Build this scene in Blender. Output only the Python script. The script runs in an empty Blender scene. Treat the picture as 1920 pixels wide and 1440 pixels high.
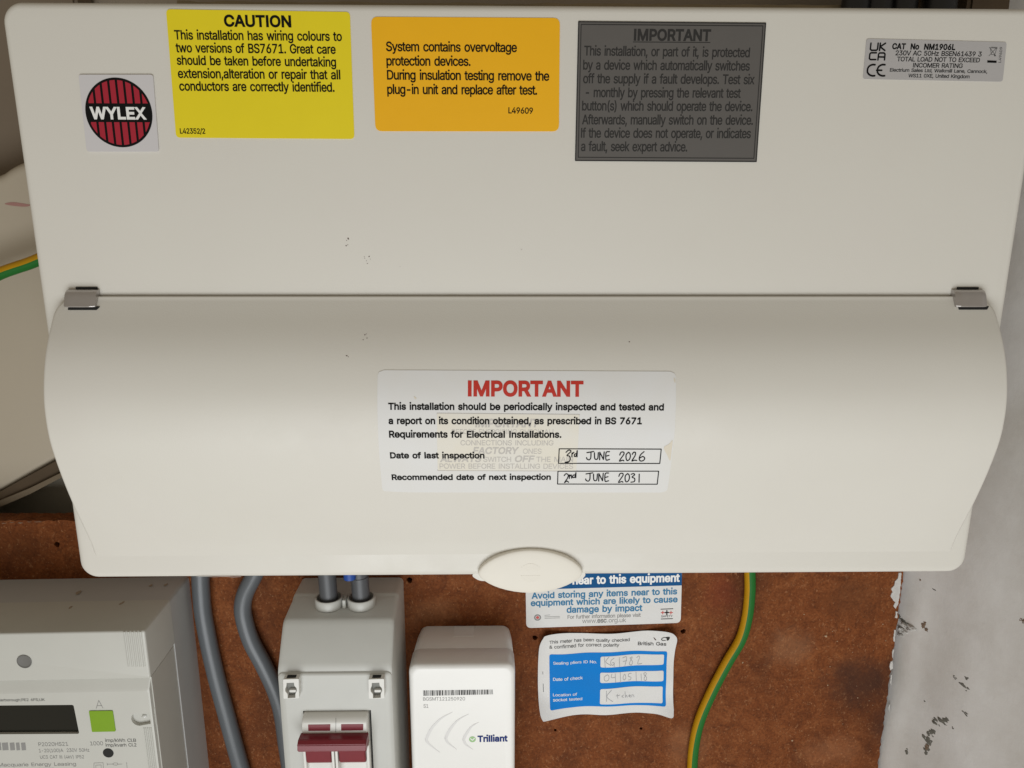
import bpy, bmesh, math, random
import numpy as np
from mathutils import Vector, Matrix
from mathutils.geometry import delaunay_2d_cdt, interpolate_bezier

random.seed(7)
SC = bpy.context.scene
COL = SC.collection

# ------------------------------------------------------------------ camera
CAM = Vector((-0.01434, -0.35058, 0.0))
PITCH, YAW, ROLL = 0.239503, 0.0184427, 0.0022748
FOC = 1450.0                                   # focal length in pixels of the 1920 px wide photograph
fw = Vector((math.sin(YAW) * math.cos(PITCH), math.cos(YAW) * math.cos(PITCH), -math.sin(PITCH)))
rt0 = Vector((math.cos(YAW), -math.sin(YAW), 0))
up0 = rt0.cross(fw)
RT = rt0 * math.cos(ROLL) + up0 * math.sin(ROLL)
UP = up0 * math.cos(ROLL) - rt0 * math.sin(ROLL)
cd = bpy.data.cameras.new('camera')
cd.sensor_width = 36.0
cd.lens = FOC / 1920 * 36.0
cd.clip_start = 0.01
cd.clip_end = 50
cam = bpy.data.objects.new('camera', cd)
cam.matrix_world = Matrix(((RT.x, UP.x, -fw.x, CAM.x), (RT.y, UP.y, -fw.y, CAM.y), (RT.z, UP.z, -fw.z, CAM.z), (0, 0, 0, 1)))
COL.objects.link(cam)
SC.camera = cam

# ------------------------------------------------------------------ world, lamps, exposure
w = bpy.data.worlds.new('World')
SC.world = w
w.use_nodes = True
bg = w.node_tree.nodes['Background']
bg.inputs[0].default_value = (1.0, 0.88, 0.70, 1)
bg.inputs[1].default_value = 0.26

def area(name, loc, target, size, power, col):
    l = bpy.data.lights.new(name, 'AREA')
    l.shape = 'RECTANGLE'
    l.size, l.size_y = size
    l.energy = power
    l.color = col
    o = bpy.data.objects.new(name, l)
    o.location = loc
    o.rotation_euler = (Vector(target) - Vector(loc)).to_track_quat('-Z', 'Y').to_euler()
    COL.objects.link(o)
    return o
area('window_light', (-0.04, -0.76, -0.54), (0.03, 0.05, -0.17), (0.70, 0.55), 5.8, (0.935, 0.972, 1.0))

SC.view_settings.view_transform = 'Standard'
SC.view_settings.look = 'None'
SC.view_settings.exposure = 0.13
SC.view_settings.gamma = 1.0
SC.view_settings.use_curve_mapping = False

# ------------------------------------------------------------------ helpers: placement
def ray(px, py):
    return fw * FOC + RT * (px - 960) - UP * (py - 720)

def at(px, py, Y):
    """The point of the plane Y = const (a wall-parallel face at its real depth) measured in the photograph."""
    v = ray(px, py)
    return CAM + v * ((Y - CAM.y) / v.y)

def P2(px, py, Y):
    q = at(px, py, Y)
    return (q.x, q.z)

def zoomed(ox, oy, s):
    return lambda x, y: (ox + x / s, oy + y / s)

# ------------------------------------------------------------------ helpers: objects
def link(name, me, mats, parent=None):
    o = bpy.data.objects.new(name, me)
    COL.objects.link(o)
    for m in (mats if isinstance(mats, (list, tuple)) else [mats]):
        me.materials.append(m)
    if parent is not None:
        base = Vector(parent['base'])
        for v in me.vertices:
            v.co -= base
        o.parent = parent
        o['base'] = list(base)
    else:
        o['base'] = [0.0, 0.0, 0.0]
    return o

def tag(o, label, cat=None, group=None, kind=None):
    o['label'] = label
    if cat: o['category'] = cat
    if group: o['group'] = group
    if kind: o['kind'] = kind
    return o

def thing(name, loc, label, cat, group=None):
    o = bpy.data.objects.new(name, None)
    o.empty_display_size = 0.02
    o.location = loc
    o['base'] = list(loc)
    COL.objects.link(o)
    return tag(o, label, cat, group)

def smooth(me, ang=35):
    for p in me.polygons: p.use_smooth = True
    me.set_sharp_from_angle(angle=math.radians(ang))

def mesh_from(bm, name, sm=35):
    bmesh.ops.recalc_face_normals(bm, faces=bm.faces)
    me = bpy.data.meshes.new(name)
    bm.to_mesh(me)
    bm.free()
    if sm: smooth(me, sm)
    return me

# ------------------------------------------------------------------ helpers: flat outlines -> meshes
def area2(c):
    return sum(c[i][0] * c[(i + 1) % len(c)][1] - c[(i + 1) % len(c)][0] * c[i][1] for i in range(len(c))) / 2

def fill(contours, grid=None):
    """Non-zero winding fill of closed 2D outlines -> (points, triangles)."""
    pts, edges = [], []
    for c in contours:
        b = len(pts)
        n = len(c)
        pts += [Vector((float(p[0]), float(p[1]))) for p in c]
        edges += [(b + i, b + (i + 1) % n) for i in range(n)]
    sc = 1000.0
    pts = [p * sc for p in pts]
    if grid:
        xs = [p.x for p in pts]; ys = [p.y for p in pts]
        g = grid * sc
        x = min(xs) + g / 2
        while x < max(xs):
            y = min(ys) + g / 2
            while y < max(ys):
                pts.append(Vector((x + g * .02, y + g * .013))); y += g
            x += g
    vo, eo, fo, *_ = delaunay_2d_cdt(pts, edges, [], 0, 1e-6)
    V = np.array([(v.x, v.y) for v in vo])
    F = np.array([f[:3] for f in fo if len(f) >= 3])
    cen = V[F].mean(axis=1)
    wn = np.zeros(len(cen))
    for c in contours:
        A = np.array([(p[0] * sc, p[1] * sc) for p in c]); B = np.roll(A, -1, axis=0)
        lo = A.min(0); hi = A.max(0)
        m = np.where((cen[:, 1] >= lo[1]) & (cen[:, 1] <= hi[1]) & (cen[:, 0] <= hi[0]))[0]
        if not len(m): continue
        q = cen[m]
        a1 = A[None, :, 1] <= q[:, None, 1]; b1 = B[None, :, 1] <= q[:, None, 1]
        cr = (B[None, :, 0] - A[None, :, 0]) * (q[:, None, 1] - A[None, :, 1]) - (q[:, None, 0] - A[None, :, 0]) * (B[None, :, 1] - A[None, :, 1])
        wn[m] += ((a1 & ~b1 & (cr > 0)).sum(1) - (~a1 & b1 & (cr < 0)).sum(1))
    F = F[np.abs(wn) > 0.5]
    return V / sc, F

def plane_map(Y):
    return lambda u, v, h: Vector((u, Y - h, v))

def printed(name, contours, mapper, h, mat, parent=None, thick=0.0, grid=None, sm=None):
    """A printed or cut flat shape lying h in front of its surface; with thick > 0 it gets side walls back to h - thick."""
    V, F = fill(contours, grid)
    bm = bmesh.new()
    vs = [bm.verts.new(mapper(u, v, h)) for u, v in V]
    for f in F:
        try: bm.faces.new([vs[i] for i in f])
        except ValueError: pass
    bm.verts.ensure_lookup_table()
    bmesh.ops.delete(bm, geom=[v for v in bm.verts if not v.link_faces], context='VERTS')
    # faces look towards the camera side (-Y)
    bm.normal_update()
    for f in bm.faces:
        if f.normal.y > 0: f.normal_flip()
    if thick > 0:
        uv = {}
        for (u, v), q in zip(V, vs):
            if q.is_valid: uv[q] = (u, v)
        back = {}
        for e in [e for e in bm.edges if len(e.link_faces) == 1]:
            a, b = e.verts
            for q in (a, b):
                if q not in back:
                    u, v = uv[q]
                    back[q] = bm.verts.new(mapper(u, v, h - thick))
            f0 = e.link_faces[0]
            l = [l for l in f0.loops if l.edge == e][0]
            p, q = l.vert, l.link_loop_next.vert
            try: bm.faces.new((q, p, back[p], back[q]))
            except ValueError: pass
    me = bpy.data.meshes.new(name)
    bm.normal_update()
    bm.to_mesh(me)
    bm.free()
    if sm: smooth(me, sm)
    return link(name, me, mat, parent)

def rounded_poly(c, r, n=5):
    out = []
    m = len(c)
    for i in range(m):
        p0, p1, p2 = Vector(c[i - 1]), Vector(c[i]), Vector(c[(i + 1) % m])
        rr = r[i] if isinstance(r, (list, tuple)) else r
        a = (p0 - p1); b = (p2 - p1)
        rr = min(rr, a.length * .48, b.length * .48)
        if rr <= 0: out.append(tuple(p1)); continue
        s = p1 + a.normalized() * rr; e = p1 + b.normalized() * rr
        for k in range(n + 1):
            t = k / n
            q = s * (1 - t) ** 2 + p1 * (2 * t * (1 - t)) + e * t * t
            out.append((q.x, q.y))
    return out

def densify(c, step):
    out = []
    for i in range(len(c)):
        a, b = Vector(c[i]), Vector(c[(i + 1) % len(c)])
        n = max(1, int((b - a).length / step))
        for k in range(n):
            q = a.lerp(b, k / n); out.append((q.x, q.y))
    return out

def circle(cx, cy, r, n=32, ry=None):
    return [(cx + r * math.cos(2 * math.pi * i / n), cy + (ry or r) * math.sin(2 * math.pi * i / n)) for i in range(n)]

def closed_spline(pts, n=6):
    out = []
    m = len(pts)
    for i in range(m):
        p0, p1, p2, p3 = [Vector(pts[(i + k - 1) % m]) for k in range(4)]
        for k in range(n):
            t = k / n
            q = .5 * (2 * p1 + (p2 - p0) * t + (2 * p0 - 5 * p1 + 4 * p2 - p3) * t * t + (3 * p1 - p0 - 3 * p2 + p3) * t ** 3)
            out.append(tuple(q))
    return out

def open_spline(pts, n=8):
    pts = [Vector(p) for p in pts]
    P = [pts[0] * 2 - pts[1]] + pts + [pts[-1] * 2 - pts[-2]]
    out = []
    for i in range(1, len(P) - 2):
        p0, p1, p2, p3 = P[i - 1:i + 3]
        for k in range(n):
            t = k / n
            out.append(.5 * (2 * p1 + (p2 - p0) * t + (2 * p0 - 5 * p1 + 4 * p2 - p3) * t * t + (3 * p1 - p0 - 3 * p2 + p3) * t ** 3))
    out.append(pts[-1])
    return out

def ribbon(pts, wd, cap=True, smoothn=0, taper=None):
    """Outlines (one quad per segment and a disc per joint) of a pen stroke."""
    pts = [Vector(p) for p in pts]
    if smoothn: pts = open_spline(pts, smoothn)
    out = []
    n = len(pts)
    for i in range(n - 1):
        a, b = pts[i], pts[i + 1]
        d = b - a
        if d.length < 1e-9: continue
        nn = Vector((-d.y, d.x)).normalized()
        wa = wd / 2 * (taper(i / (n - 1)) if taper else 1); wb = wd / 2 * (taper((i + 1) / (n - 1)) if taper else 1)
        c = [tuple(a - nn * wa), tuple(b - nn * wb), tuple(b + nn * wb), tuple(a + nn * wa)]
        out.append(c)
        if cap:
            out.append(circle(a.x, a.y, wa, 8))
    if cap: out.append(circle(pts[-1].x, pts[-1].y, wd / 2 * (taper(1) if taper else 1), 8))
    return [c if area2(c) > 0 else c[::-1] for c in out]

# ------------------------------------------------------------------ helpers: lettering
try:
    FONT = bpy.data.fonts.load(bpy.utils.system_resource('DATAFILES') + '/fonts/Inter.woff2')
except Exception:
    FONT = None
_cache = {}
def glyphs(s):
    if s in _cache: return _cache[s]
    c = bpy.data.curves.new('lettering', 'FONT')
    c.body = s
    c.size = 1.0
    if FONT: c.font = FONT
    o = bpy.data.objects.new('lettering', c)
    COL.objects.link(o)
    dg = bpy.context.evaluated_depsgraph_get()
    cu = o.to_curve(dg)
    res = []
    for sp in cu.splines:
        bp = sp.bezier_points
        if len(bp):
            poly = []
            n = len(bp)
            for i in range(n):
                a, b = bp[i], bp[(i + 1) % n]
                straight = (a.handle_right - a.co).cross(b.co - a.co).length < 1e-5 and (b.handle_left - b.co).cross(b.co - a.co).length < 1e-5
                if straight: poly.append((a.co.x, a.co.y))
                else:
                    for q in interpolate_bezier(a.co, a.handle_right, b.handle_left, b.co, 5)[:-1]:
                        poly.append((q.x, q.y))
        else:
            poly = [(p.co.x, p.co.y) for p in sp.points]
        cl = []
        for p in poly:
            if not cl or (abs(p[0] - cl[-1][0]) + abs(p[1] - cl[-1][1])) > 1e-4: cl.append(p)
        if len(cl) > 2: res.append(cl)
    o.to_curve_clear()
    bpy.data.objects.remove(o)
    bpy.data.curves.remove(c)
    _cache[s] = res
    return res

def grow(c, d, sgn):
    n = len(c)
    out = []
    for i in range(n):
        p0, p1, p2 = Vector(c[i - 1]), Vector(c[i]), Vector(c[(i + 1) % n])
        e1 = (p1 - p0).normalized(); e2 = (p2 - p1).normalized()
        n1 = Vector((e1.y, -e1.x)); n2 = Vector((e2.y, -e2.x))
        m = n1 + n2
        if m.length < .3: m = n1
        else: m = m / max(m.length_squared / 2, .5)
        q = p1 + m * d * sgn
        out.append((q.x, q.y))
    return out

CAPH = max(p[1] for c in glyphs('H') for p in c)
HW = max(p[0] for c in glyphs('HH') for p in c)
_adv = {}
def advance(ch):
    if ch not in _adv:
        if ch == 'I': _adv[ch] = .30 * CAPH / .727
        elif ch == 'l': _adv[ch] = .255 * CAPH / .727
        else: _adv[ch] = max(p[0] for c in glyphs('H' + ch + 'H') for p in c) - HW
    return _adv[ch]
STEM = .098 * CAPH / .727
def letter(ch):
    if ch in 'Il':
        a = advance(ch); x0 = (a - STEM) / 2; h = CAPH if ch == 'I' else CAPH * 1.03
        return [[(x0, 0), (x0, h), (x0 + STEM, h), (x0 + STEM, 0)]] if ORIENT < 0 else [[(x0, 0), (x0 + STEM, 0), (x0 + STEM, h), (x0, h)]]
    return glyphs(ch)
ORIENT = 1 if area2(max(glyphs('H'), key=lambda c: abs(area2(c)))) > 0 else -1
def text(s, A, B, cap, weight=0.0, slant=0.0):
    """Outlines of the words s from baseline point A to baseline point B, capitals cap high (all in surface units)."""
    g, pen = [], 0.0
    A, B = Vector(A), Vector(B)
    est = sum(advance(ch) - .03 if ch != ' ' else .25 for ch in s)
    sx = (B - A).length / est; sy = cap / CAPH            # narrow settings keep an even stroke
    for ch in s:
        if ch != ' ':
            for c in letter(ch):
                if ch in 'ij' and min(p[1] for p in c) > CAPH * .6:
                    c = [(p[0], p[1] + (weight * 1.5 + .02) * CAPH) for p in c]
                if weight:
                    c = [(p[0] * sx, p[1] * sy) for p in c]
                    c = grow(c, weight * cap, ORIENT)
                    c = [(p[0] / sx, p[1] / sy) for p in c]
                g.append([(p[0] + pen, p[1]) for p in c])
            pen += advance(ch) - .035 + (weight * .5 if weight > .03 else 0)
        else: pen += .25
    x0 = min(p[0] for c in g for p in c); x1 = max(p[0] for c in g for p in c)
    ex = (B - A) / (x1 - x0)
    d = (B - A).normalized()
    ey = Vector((-d.y, d.x)) * (cap / CAPH)
    out = []
    for c in g:
        out.append([tuple(A + ex * (p[0] - x0 + slant * p[1]) + ey * p[1]) for p in c])
    if ORIENT < 0: out = [c[::-1] for c in out]
    return out

class Sheet:
    """A surface one can print on: conv turns a photograph pixel into surface units, mapper lifts them into space."""
    def __init__(s, conv, mapper, z=None):
        s.conv = conv; s.mapper = mapper; s.z = z or (lambda x, y: (x, y))
    def p(s, x, y): return Vector(s.conv(*s.z(x, y)))
    def poly(s, pts): return [tuple(s.p(*q)) for q in pts]
    def line(s, t, x0, y0, x1, y1, cap, weight=0.0, slant=0.0):
        A, B = s.p(x0, y0), s.p(x1, y1)
        ch = (s.p((x0 + x1) / 2, (y0 + y1) / 2 - cap) - (A + B) / 2).length
        return text(t, A, B, ch, weight, slant)
    def quad(s, pts, r=0.0):
        c = s.poly(pts)
        if area2(c) < 0: c = c[::-1]
        return rounded_poly(c, r) if r else c
    def pen(s, strokes, wd, n=0):
        out = []
        for st in strokes: out += ribbon(s.poly(st), wd, True, n)
        return out
    def put(s, name, contours, h, mat, parent, thick=0.0, grid=None):
        cs = [c for c in contours]
        return printed(name, cs, s.mapper, h, mat, parent, thick, grid, 50 if grid else None)

# ------------------------------------------------------------------ helpers: solids
def rr_loop(x0, x1, z0, z1, Y, r, n=5, shear=0.0):
    r = max(r, 1e-5)
    cs = [(x1 - r, z1 - r, 0), (x0 + r, z1 - r, 90), (x0 + r, z0 + r, 180), (x1 - r, z0 + r, 270)]
    out = []
    for cx, cz, a0 in cs:
        for k in range(n + 1):
            a = math.radians(a0 + 90 * k / n)
            x = cx + r * math.cos(a); z = cz + r * math.sin(a)
            out.append(Vector((x, Y, z + shear * x)))
    return out

def loft(loops, cap0=True, cap1=True):
    bm = bmesh.new()
    L = [[bm.verts.new(p) for p in l] for l in loops]
    n = len(L[0])
    for a, b in zip(L, L[1:]):
        for i in range(n):
            bm.faces.new((a[i], a[(i + 1) % n], b[(i + 1) % n], b[i]))
    if cap0: bm.faces.new(L[0])
    if cap1: bm.faces.new(L[-1])
    return bm

def soft_box(x0, x1, z0, z1, yf, yb, rc, re, n=5, shear=0.0):
    """Box with rounded outline corners rc and a rounded front edge re, from the front yf back to yb."""
    L = [rr_loop(x0, x1, z0, z1, yb, rc, n, shear)]
    m = 5
    for k in range(m + 1):
        a = math.pi / 2 * k / m
        i = re * (1 - math.cos(a))
        L.append(rr_loop(x0 + i, x1 - i, z0 + i, z1 - i, yf + re - re * math.sin(a), max(rc - i, .0003), n, shear))
    return loft(L)

def tube(path, r, seg=14, colour=None, close=True):
    """Swept round cable; colour(angle) -> material index."""
    bm = bmesh.new()
    path = [Vector(p) for p in path]
    rings = []
    ref = Vector((0, 1, 0))
    for i, p in enumerate(path):
        t = (path[min(i + 1, len(path) - 1)] - path[max(i - 1, 0)]).normalized()
        x = ref.cross(t)
        if x.length < 1e-4: x = Vector((1, 0, 0))
        x.normalize()
        y = t.cross(x).normalized()
        rings.append([bm.verts.new(p + (x * math.cos(2 * math.pi * k / seg) + y * math.sin(2 * math.pi * k / seg)) * r) for k in range(seg)])
    for a, b in zip(rings, rings[1:]):
        for k in range(seg):
            f = bm.faces.new((a[k], a[(k + 1) % seg], b[(k + 1) % seg], b[k]))
            if colour: f.material_index = colour((k + .5) / seg)
    if close:
        bm.faces.new(rings[0]); bm.faces.new(rings[-1])
    return bm

# ------------------------------------------------------------------ materials
def mat(name, col, rough=.5, metal=0.0, spec=.5, var=0.0, vscale=40, bump=0.0, bscale=400, tint=None, coat=0.0):
    m = bpy.data.materials.new(name)
    m.use_nodes = True
    nt = m.node_tree
    b = nt.nodes['Principled BSDF']
    b.inputs['Base Color'].default_value = (*col, 1)
    b.inputs['Roughness'].default_value = rough
    b.inputs['Metallic'].default_value = metal
    b.inputs['Specular IOR Level'].default_value = spec
    if coat: b.inputs['Coat Weight'].default_value = coat
    tc = nt.nodes.new('ShaderNodeTexCoord')
    if var:
        n = nt.nodes.new('ShaderNodeTexNoise')
        n.inputs['Scale'].default_value = vscale
        n.inputs['Detail'].default_value = 4
        nt.links.new(tc.outputs['Object'], n.inputs['Vector'])
        mx = nt.nodes.new('ShaderNodeMix'); mx.data_type = 'RGBA'
        t = tint or tuple(c * (1 - var) for c in col)
        mx.inputs['A'].default_value = (*col, 1)
        mx.inputs['B'].default_value = (*t, 1)
        nt.links.new(n.outputs['Fac'], mx.inputs['Factor'])
        nt.links.new(mx.outputs['Result'], b.inputs['Base Color'])
    if bump:
        n2 = nt.nodes.new('ShaderNodeTexNoise')
        n2.inputs['Scale'].default_value = bscale
        n2.inputs['Detail'].default_value = 3
        nt.links.new(tc.outputs['Object'], n2.inputs['Vector'])
        bp = nt.nodes.new('ShaderNodeBump')
        bp.inputs['Strength'].default_value = bump
        bp.inputs['Distance'].default_value = .0004
        nt.links.new(n2.outputs['Fac'], bp.inputs['Height'])
        nt.links.new(bp.outputs['Normal'], b.inputs['Normal'])
    return m

M = {}
M['powder'] = mat('powder_coat', (.672, .652, .588), .42, var=.05, vscale=22, bump=.12, bscale=1500, tint=(.665, .635, .58))
def rough_var(m, lo, hi, scale):
    nt = m.node_tree; N, L = nt.nodes, nt.links
    tc = [n for n in N if n.type == 'TEX_COORD'][0]
    n = N.new('ShaderNodeTexNoise'); n.inputs['Scale'].default_value = scale; n.inputs['Detail'].default_value = 6; n.inputs['Roughness'].default_value = .7
    L.new(tc.outputs['Object'], n.inputs['Vector'])
    r = N.new('ShaderNodeMapRange'); r.inputs['From Min'].default_value = .3; r.inputs['From Max'].default_value = .7
    r.inputs['To Min'].default_value = lo; r.inputs['To Max'].default_value = hi
    L.new(n.outputs['Fac'], r.inputs['Value']); L.new(r.outputs['Result'], N['Principled BSDF'].inputs['Roughness'])
rough_var(M['powder'], .34, .60, 18)
M['plastic_w'] = mat('white_plastic', (.72, .71, .67), .38, var=.06, vscale=60, bump=.05, bscale=900)
M['plastic_hub'] = mat('bright_white_plastic', (.84, .83, .80), .34, var=.04, vscale=60)
M['plastic_iso'] = mat('pale_grey_plastic', (.53, .53, .495), .40, var=.06, vscale=80, bump=.05, bscale=900)
M['plastic_meter'] = mat('meter_plastic', (.55, .545, .50), .40, var=.06, vscale=60, bump=.06, bscale=900)
M['plastic_meter_base'] = mat('meter_base_plastic', (.50, .50, .49), .45, var=.06, vscale=60)
M['cream'] = mat('cream_plastic', (.76, .72, .635), .5, var=.04, vscale=80)
M['clip'] = mat('grey_clip', (.50, .47, .45), .30, metal=.75, var=.1, vscale=300)
M['black'] = mat('black_gap', (.012, .012, .011), .8)
M['ink'] = mat('black_ink', (.006, .0058, .0055), .7, spec=.1)
M['yellow'] = mat('yellow_vinyl', (.80, .65, .010), .38, var=.05, vscale=90, bump=.25, bscale=55)
M['orange'] = mat('amber_vinyl', (.88, .455, .004), .38, var=.05, vscale=90, bump=.25, bscale=55)
M['greylab'] = mat('grey_vinyl', (.112, .104, .097), .36, var=.08, vscale=90, bump=.25, bscale=55)
M['greyink'] = mat('dark_grey_ink', (.028, .0265, .025), .6, spec=.25)
M['silver'] = mat('silver_foil', (.47, .455, .45), .36, metal=.15, var=.06, vscale=120)
M['badge'] = mat('pale_badge', (.60, .58, .585), .30, var=.03, vscale=100)
M['red'] = mat('logo_red', (.36, .012, .03), .35)
M['white'] = mat('white_ink', (.80, .80, .78), .4)
M['paper'] = mat('white_paper', (.71, .71, .71), .55, spec=.3, var=.05, vscale=70, tint=(.69, .675, .64))
M['paper_tint'] = mat('show_through_tint', (.715, .65, .50), .55, var=1, vscale=55, tint=(.69, .68, .655))
M['ghost'] = mat('show_through_grey', (.51, .485, .45), .6, spec=.2)
M['redink'] = mat('red_ink', (.50, .025, .012), .45)
M['biro'] = mat('pen_ink', (.008, .008, .009), .7, spec=.1)
M['tone_patch'] = mat('tea_stain', (.66, .60, .49), .55)
M['speck'] = mat('rust_speck', (.10, .06, .045), .8)
M['cable'] = mat('grey_sheath', (.115, .125, .135), .36, var=.12, vscale=60)
M['cable_dark'] = mat('dark_grey_sheath', (.075, .078, .084), .45)
M['black_cable'] = mat('black_sheath', (.012, .012, .013), .4)
M['blue_core'] = mat('blue_core', (.008, .06, .30), .5)
M['earth_y'] = mat('earth_yellow', (.50, .26, .005), .5, spec=.2, var=.15, vscale=150)
M['earth_g'] = mat('earth_green', (.016, .15, .023), .5, spec=.2, var=.15, vscale=150)
M['toggle'] = mat('dark_red_plastic', (.19, .009, .018), .36, var=.15, vscale=200)
M['display'] = mat('display_glass', (.012, .012, .009), .16)
M['green'] = mat('green_button', (.20, .36, .006), .4, var=.08, vscale=200)
M['faintink'] = mat('faint_grey_ink', (.20, .195, .185), .5)
M['purple'] = mat('lavender_ink', (.42, .36, .45), .5)
M['blue_dark'] = mat('dark_blue_ink', (.006, .085, .24), .6, spec=.12)
M['blue_mid'] = mat('mid_blue_ink', (.05, .20, .36), .6, spec=.12)
M['blue_bg'] = mat('sky_blue_ink', (.004, .20, .62), .6, spec=.12)
M['navy'] = mat('navy_ink', (.012, .03, .16), .6, spec=.12)
M['pencil'] = mat('pencil_grey', (.36, .36, .37), .6, spec=.2)
M['logo_green'] = mat('logo_green', (.30, .50, .22), .4)
M['seal'] = mat('clear_seal', (.60, .60, .57), .25)
M['timber'] = mat('old_timber', (.085, .052, .022), .7, var=.5, vscale=30, bump=.3, bscale=200)
M['timber_pale'] = mat('pale_timber', (.17, .125, .075), .7, var=.4, vscale=60, bump=.3, bscale=200)
M['beige'] = mat('beige_plaster', (.36, .30, .23), .8, var=.15, vscale=10, bump=.2, bscale=120)
M['cream_wall'] = mat('cream_painted', (.45, .39, .30), .55, var=.12, vscale=8, bump=.08, bscale=90)
M['pink'] = mat('pink_crayon', (.33, .17, .145), .7)
M['chip'] = mat('plaster_chip', (.62, .60, .57), .85, var=.3, vscale=300, bump=.6, bscale=800)
M['mould'] = mat('dirt_patch', (.19, .18, .15), .9, var=.6, vscale=500)
M['rusty'] = mat('rust_patch', (.22, .15, .10), .9, var=.4, vscale=900)

def tone_patch(px, py, rx, ry, amt, col):
    q = at(px, py, .110)
    return (q.x, q.z + .3, rx * .47 / 1450, ry * .56 / 1450, amt, col)
TONE_PATCHES = [tone_patch(1610, 1275, 90, 62, .62, (.040, .018, .012)), tone_patch(1665, 1360, 40, 60, .5, (.045, .02, .013)), tone_patch(1600, 1120, 70, 50, .35, (.07, .026, .010)), tone_patch(1480, 1215, 55, 48, .18, (.42, .24, .13)), tone_patch(1290, 1400, 60, 60, .2, (.40, .20, .10)), tone_patch(1560, 1410, 80, 40, .25, (.36, .16, .075)), tone_patch(810, 1150, 60, 40, .25, (.40, .19, .09)), tone_patch(1350, 1110, 40, 50, .3, (.20, .03, .014)), tone_patch(40, 1030, 70, 40, .3, (.05, .018, .006))]  # last one paints the meter's shadow onto the board's top left
def hardboard():
    m = bpy.data.materials.new('hardboard')
    m.use_nodes = True
    nt = m.node_tree
    N, L = nt.nodes, nt.links
    b = N['Principled BSDF']
    b.inputs['Roughness'].default_value = .7
    b.inputs['Specular IOR Level'].default_value = .15
    tc = N.new('ShaderNodeTexCoord')
    def noise(scale, det=4, rough=.6, stretch=None, dist=0.0):
        n = N.new('ShaderNodeTexNoise')
        n.inputs['Scale'].default_value = scale; n.inputs['Detail'].default_value = det
        n.inputs['Roughness'].default_value = rough; n.inputs['Distortion'].default_value = dist
        if stretch:
            mp = N.new('ShaderNodeMapping'); mp.inputs['Scale'].default_value = stretch
            L.new(tc.outputs['Object'], mp.inputs['Vector']); L.new(mp.outputs['Vector'], n.inputs['Vector'])
        else: L.new(tc.outputs['Object'], n.inputs['Vector'])
        return n
    def ramp(src, stops):
        r = N.new('ShaderNodeValToRGB')
        while len(r.color_ramp.elements) < len(stops): r.color_ramp.elements.new(.5)
        for e, (p, c) in zip(r.color_ramp.elements, stops):
            e.position = p; e.color = (*c, 1)
        L.new(src, r.inputs['Fac'])
        return r
    def mix(a, bb, f, mode='MIX'):
        x = N.new('ShaderNodeMix'); x.data_type = 'RGBA'; x.blend_type = mode
        L.new(a, x.inputs['A']); L.new(bb, x.inputs['B'])
        if isinstance(f, float): x.inputs['Factor'].default_value = f
        else: L.new(f, x.inputs['Factor'])
        return x.outputs['Result']
    big = ramp(noise(14, 5, .6).outputs['Fac'], [(.28, (.15, .045, .014)), (.5, (.26, .088, .030)), (.72, (.33, .125, .050))])
    mid = ramp(noise(75, 8, .75, dist=1.0).outputs['Fac'], [(.30, (.11, .033, .011)), (.52, (.25, .085, .029)), (.74, (.40, .17, .075))])
    c = mix(big.outputs['Color'], mid.outputs['Color'], .75)
    fin = ramp(noise(620, 3, .7).outputs['Fac'], [(.3, (.55, .5, .45)), (.5, (1, 1, 1)), (.75, (1.35, 1.4, 1.45))])
    c = mix(c, fin.outputs['Color'], .85, 'MULTIPLY')
    fl = ramp(noise(210, 5, .75, (1, 1, .75), 1.6).outputs['Fac'], [(.60, (0, 0, 0)), (.72, (1, 1, 1))])
    pale = N.new('ShaderNodeRGB'); pale.outputs[0].default_value = (.50, .27, .14, 1)
    sc_ = N.new('ShaderNodeMath'); sc_.operation = 'MULTIPLY'; sc_.inputs[1].default_value = .8
    L.new(fl.outputs['Color'], sc_.inputs[0])
    c = mix(c, pale.outputs[0], sc_.outputs[0])
    st = ramp(noise(22, 3, .5, (1, 1, .5)).outputs['Fac'], [(.52, (0, 0, 0)), (.68, (1, 1, 1))])
    dk = N.new('ShaderNodeRGB'); dk.outputs[0].default_value = (.085, .03, .014, 1)
    sc2 = N.new('ShaderNodeMath'); sc2.operation = 'MULTIPLY'; sc2.inputs[1].default_value = .55
    L.new(st.outputs['Color'], sc2.inputs[0])
    c = mix(c, dk.outputs[0], sc2.outputs[0])
    dk2 = N.new('ShaderNodeRGB'); dk2.outputs[0].default_value = (.68, .57, .42, 1)
    c = mix(c, dk2.outputs[0], 1.0, 'MULTIPLY')
    for ang, sc2_, amt_, col2 in ((.5, 620, .55, (.46, .235, .11)), (-.7, 480, .5, (.40, .19, .085)), (1.9, 760, .45, (.50, .28, .14)), (1.2, 420, .6, (.045, .016, .006))):
        mp = N.new('ShaderNodeMapping'); mp.inputs['Rotation'].default_value = (0, ang, 0); mp.inputs['Scale'].default_value = (1, 1, .4)
        dn = noise(130, 4, .7); va = N.new('ShaderNodeVectorMath'); va.operation = 'MULTIPLY_ADD'; va.inputs[1].default_value = (.012, .012, .012)
        L.new(dn.outputs['Color'], va.inputs[0]); L.new(tc.outputs['Object'], va.inputs[2]); L.new(va.outputs[0], mp.inputs['Vector'])
        vo = N.new('ShaderNodeTexVoronoi'); vo.inputs['Scale'].default_value = sc2_
        L.new(mp.outputs['Vector'], vo.inputs['Vector'])
        r1 = ramp(vo.outputs['Distance'], [(.12, (1, 1, 1)), (.34, (0, 0, 0))])
        sp = N.new('ShaderNodeSeparateColor'); L.new(vo.outputs['Color'], sp.inputs['Color'])
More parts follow.
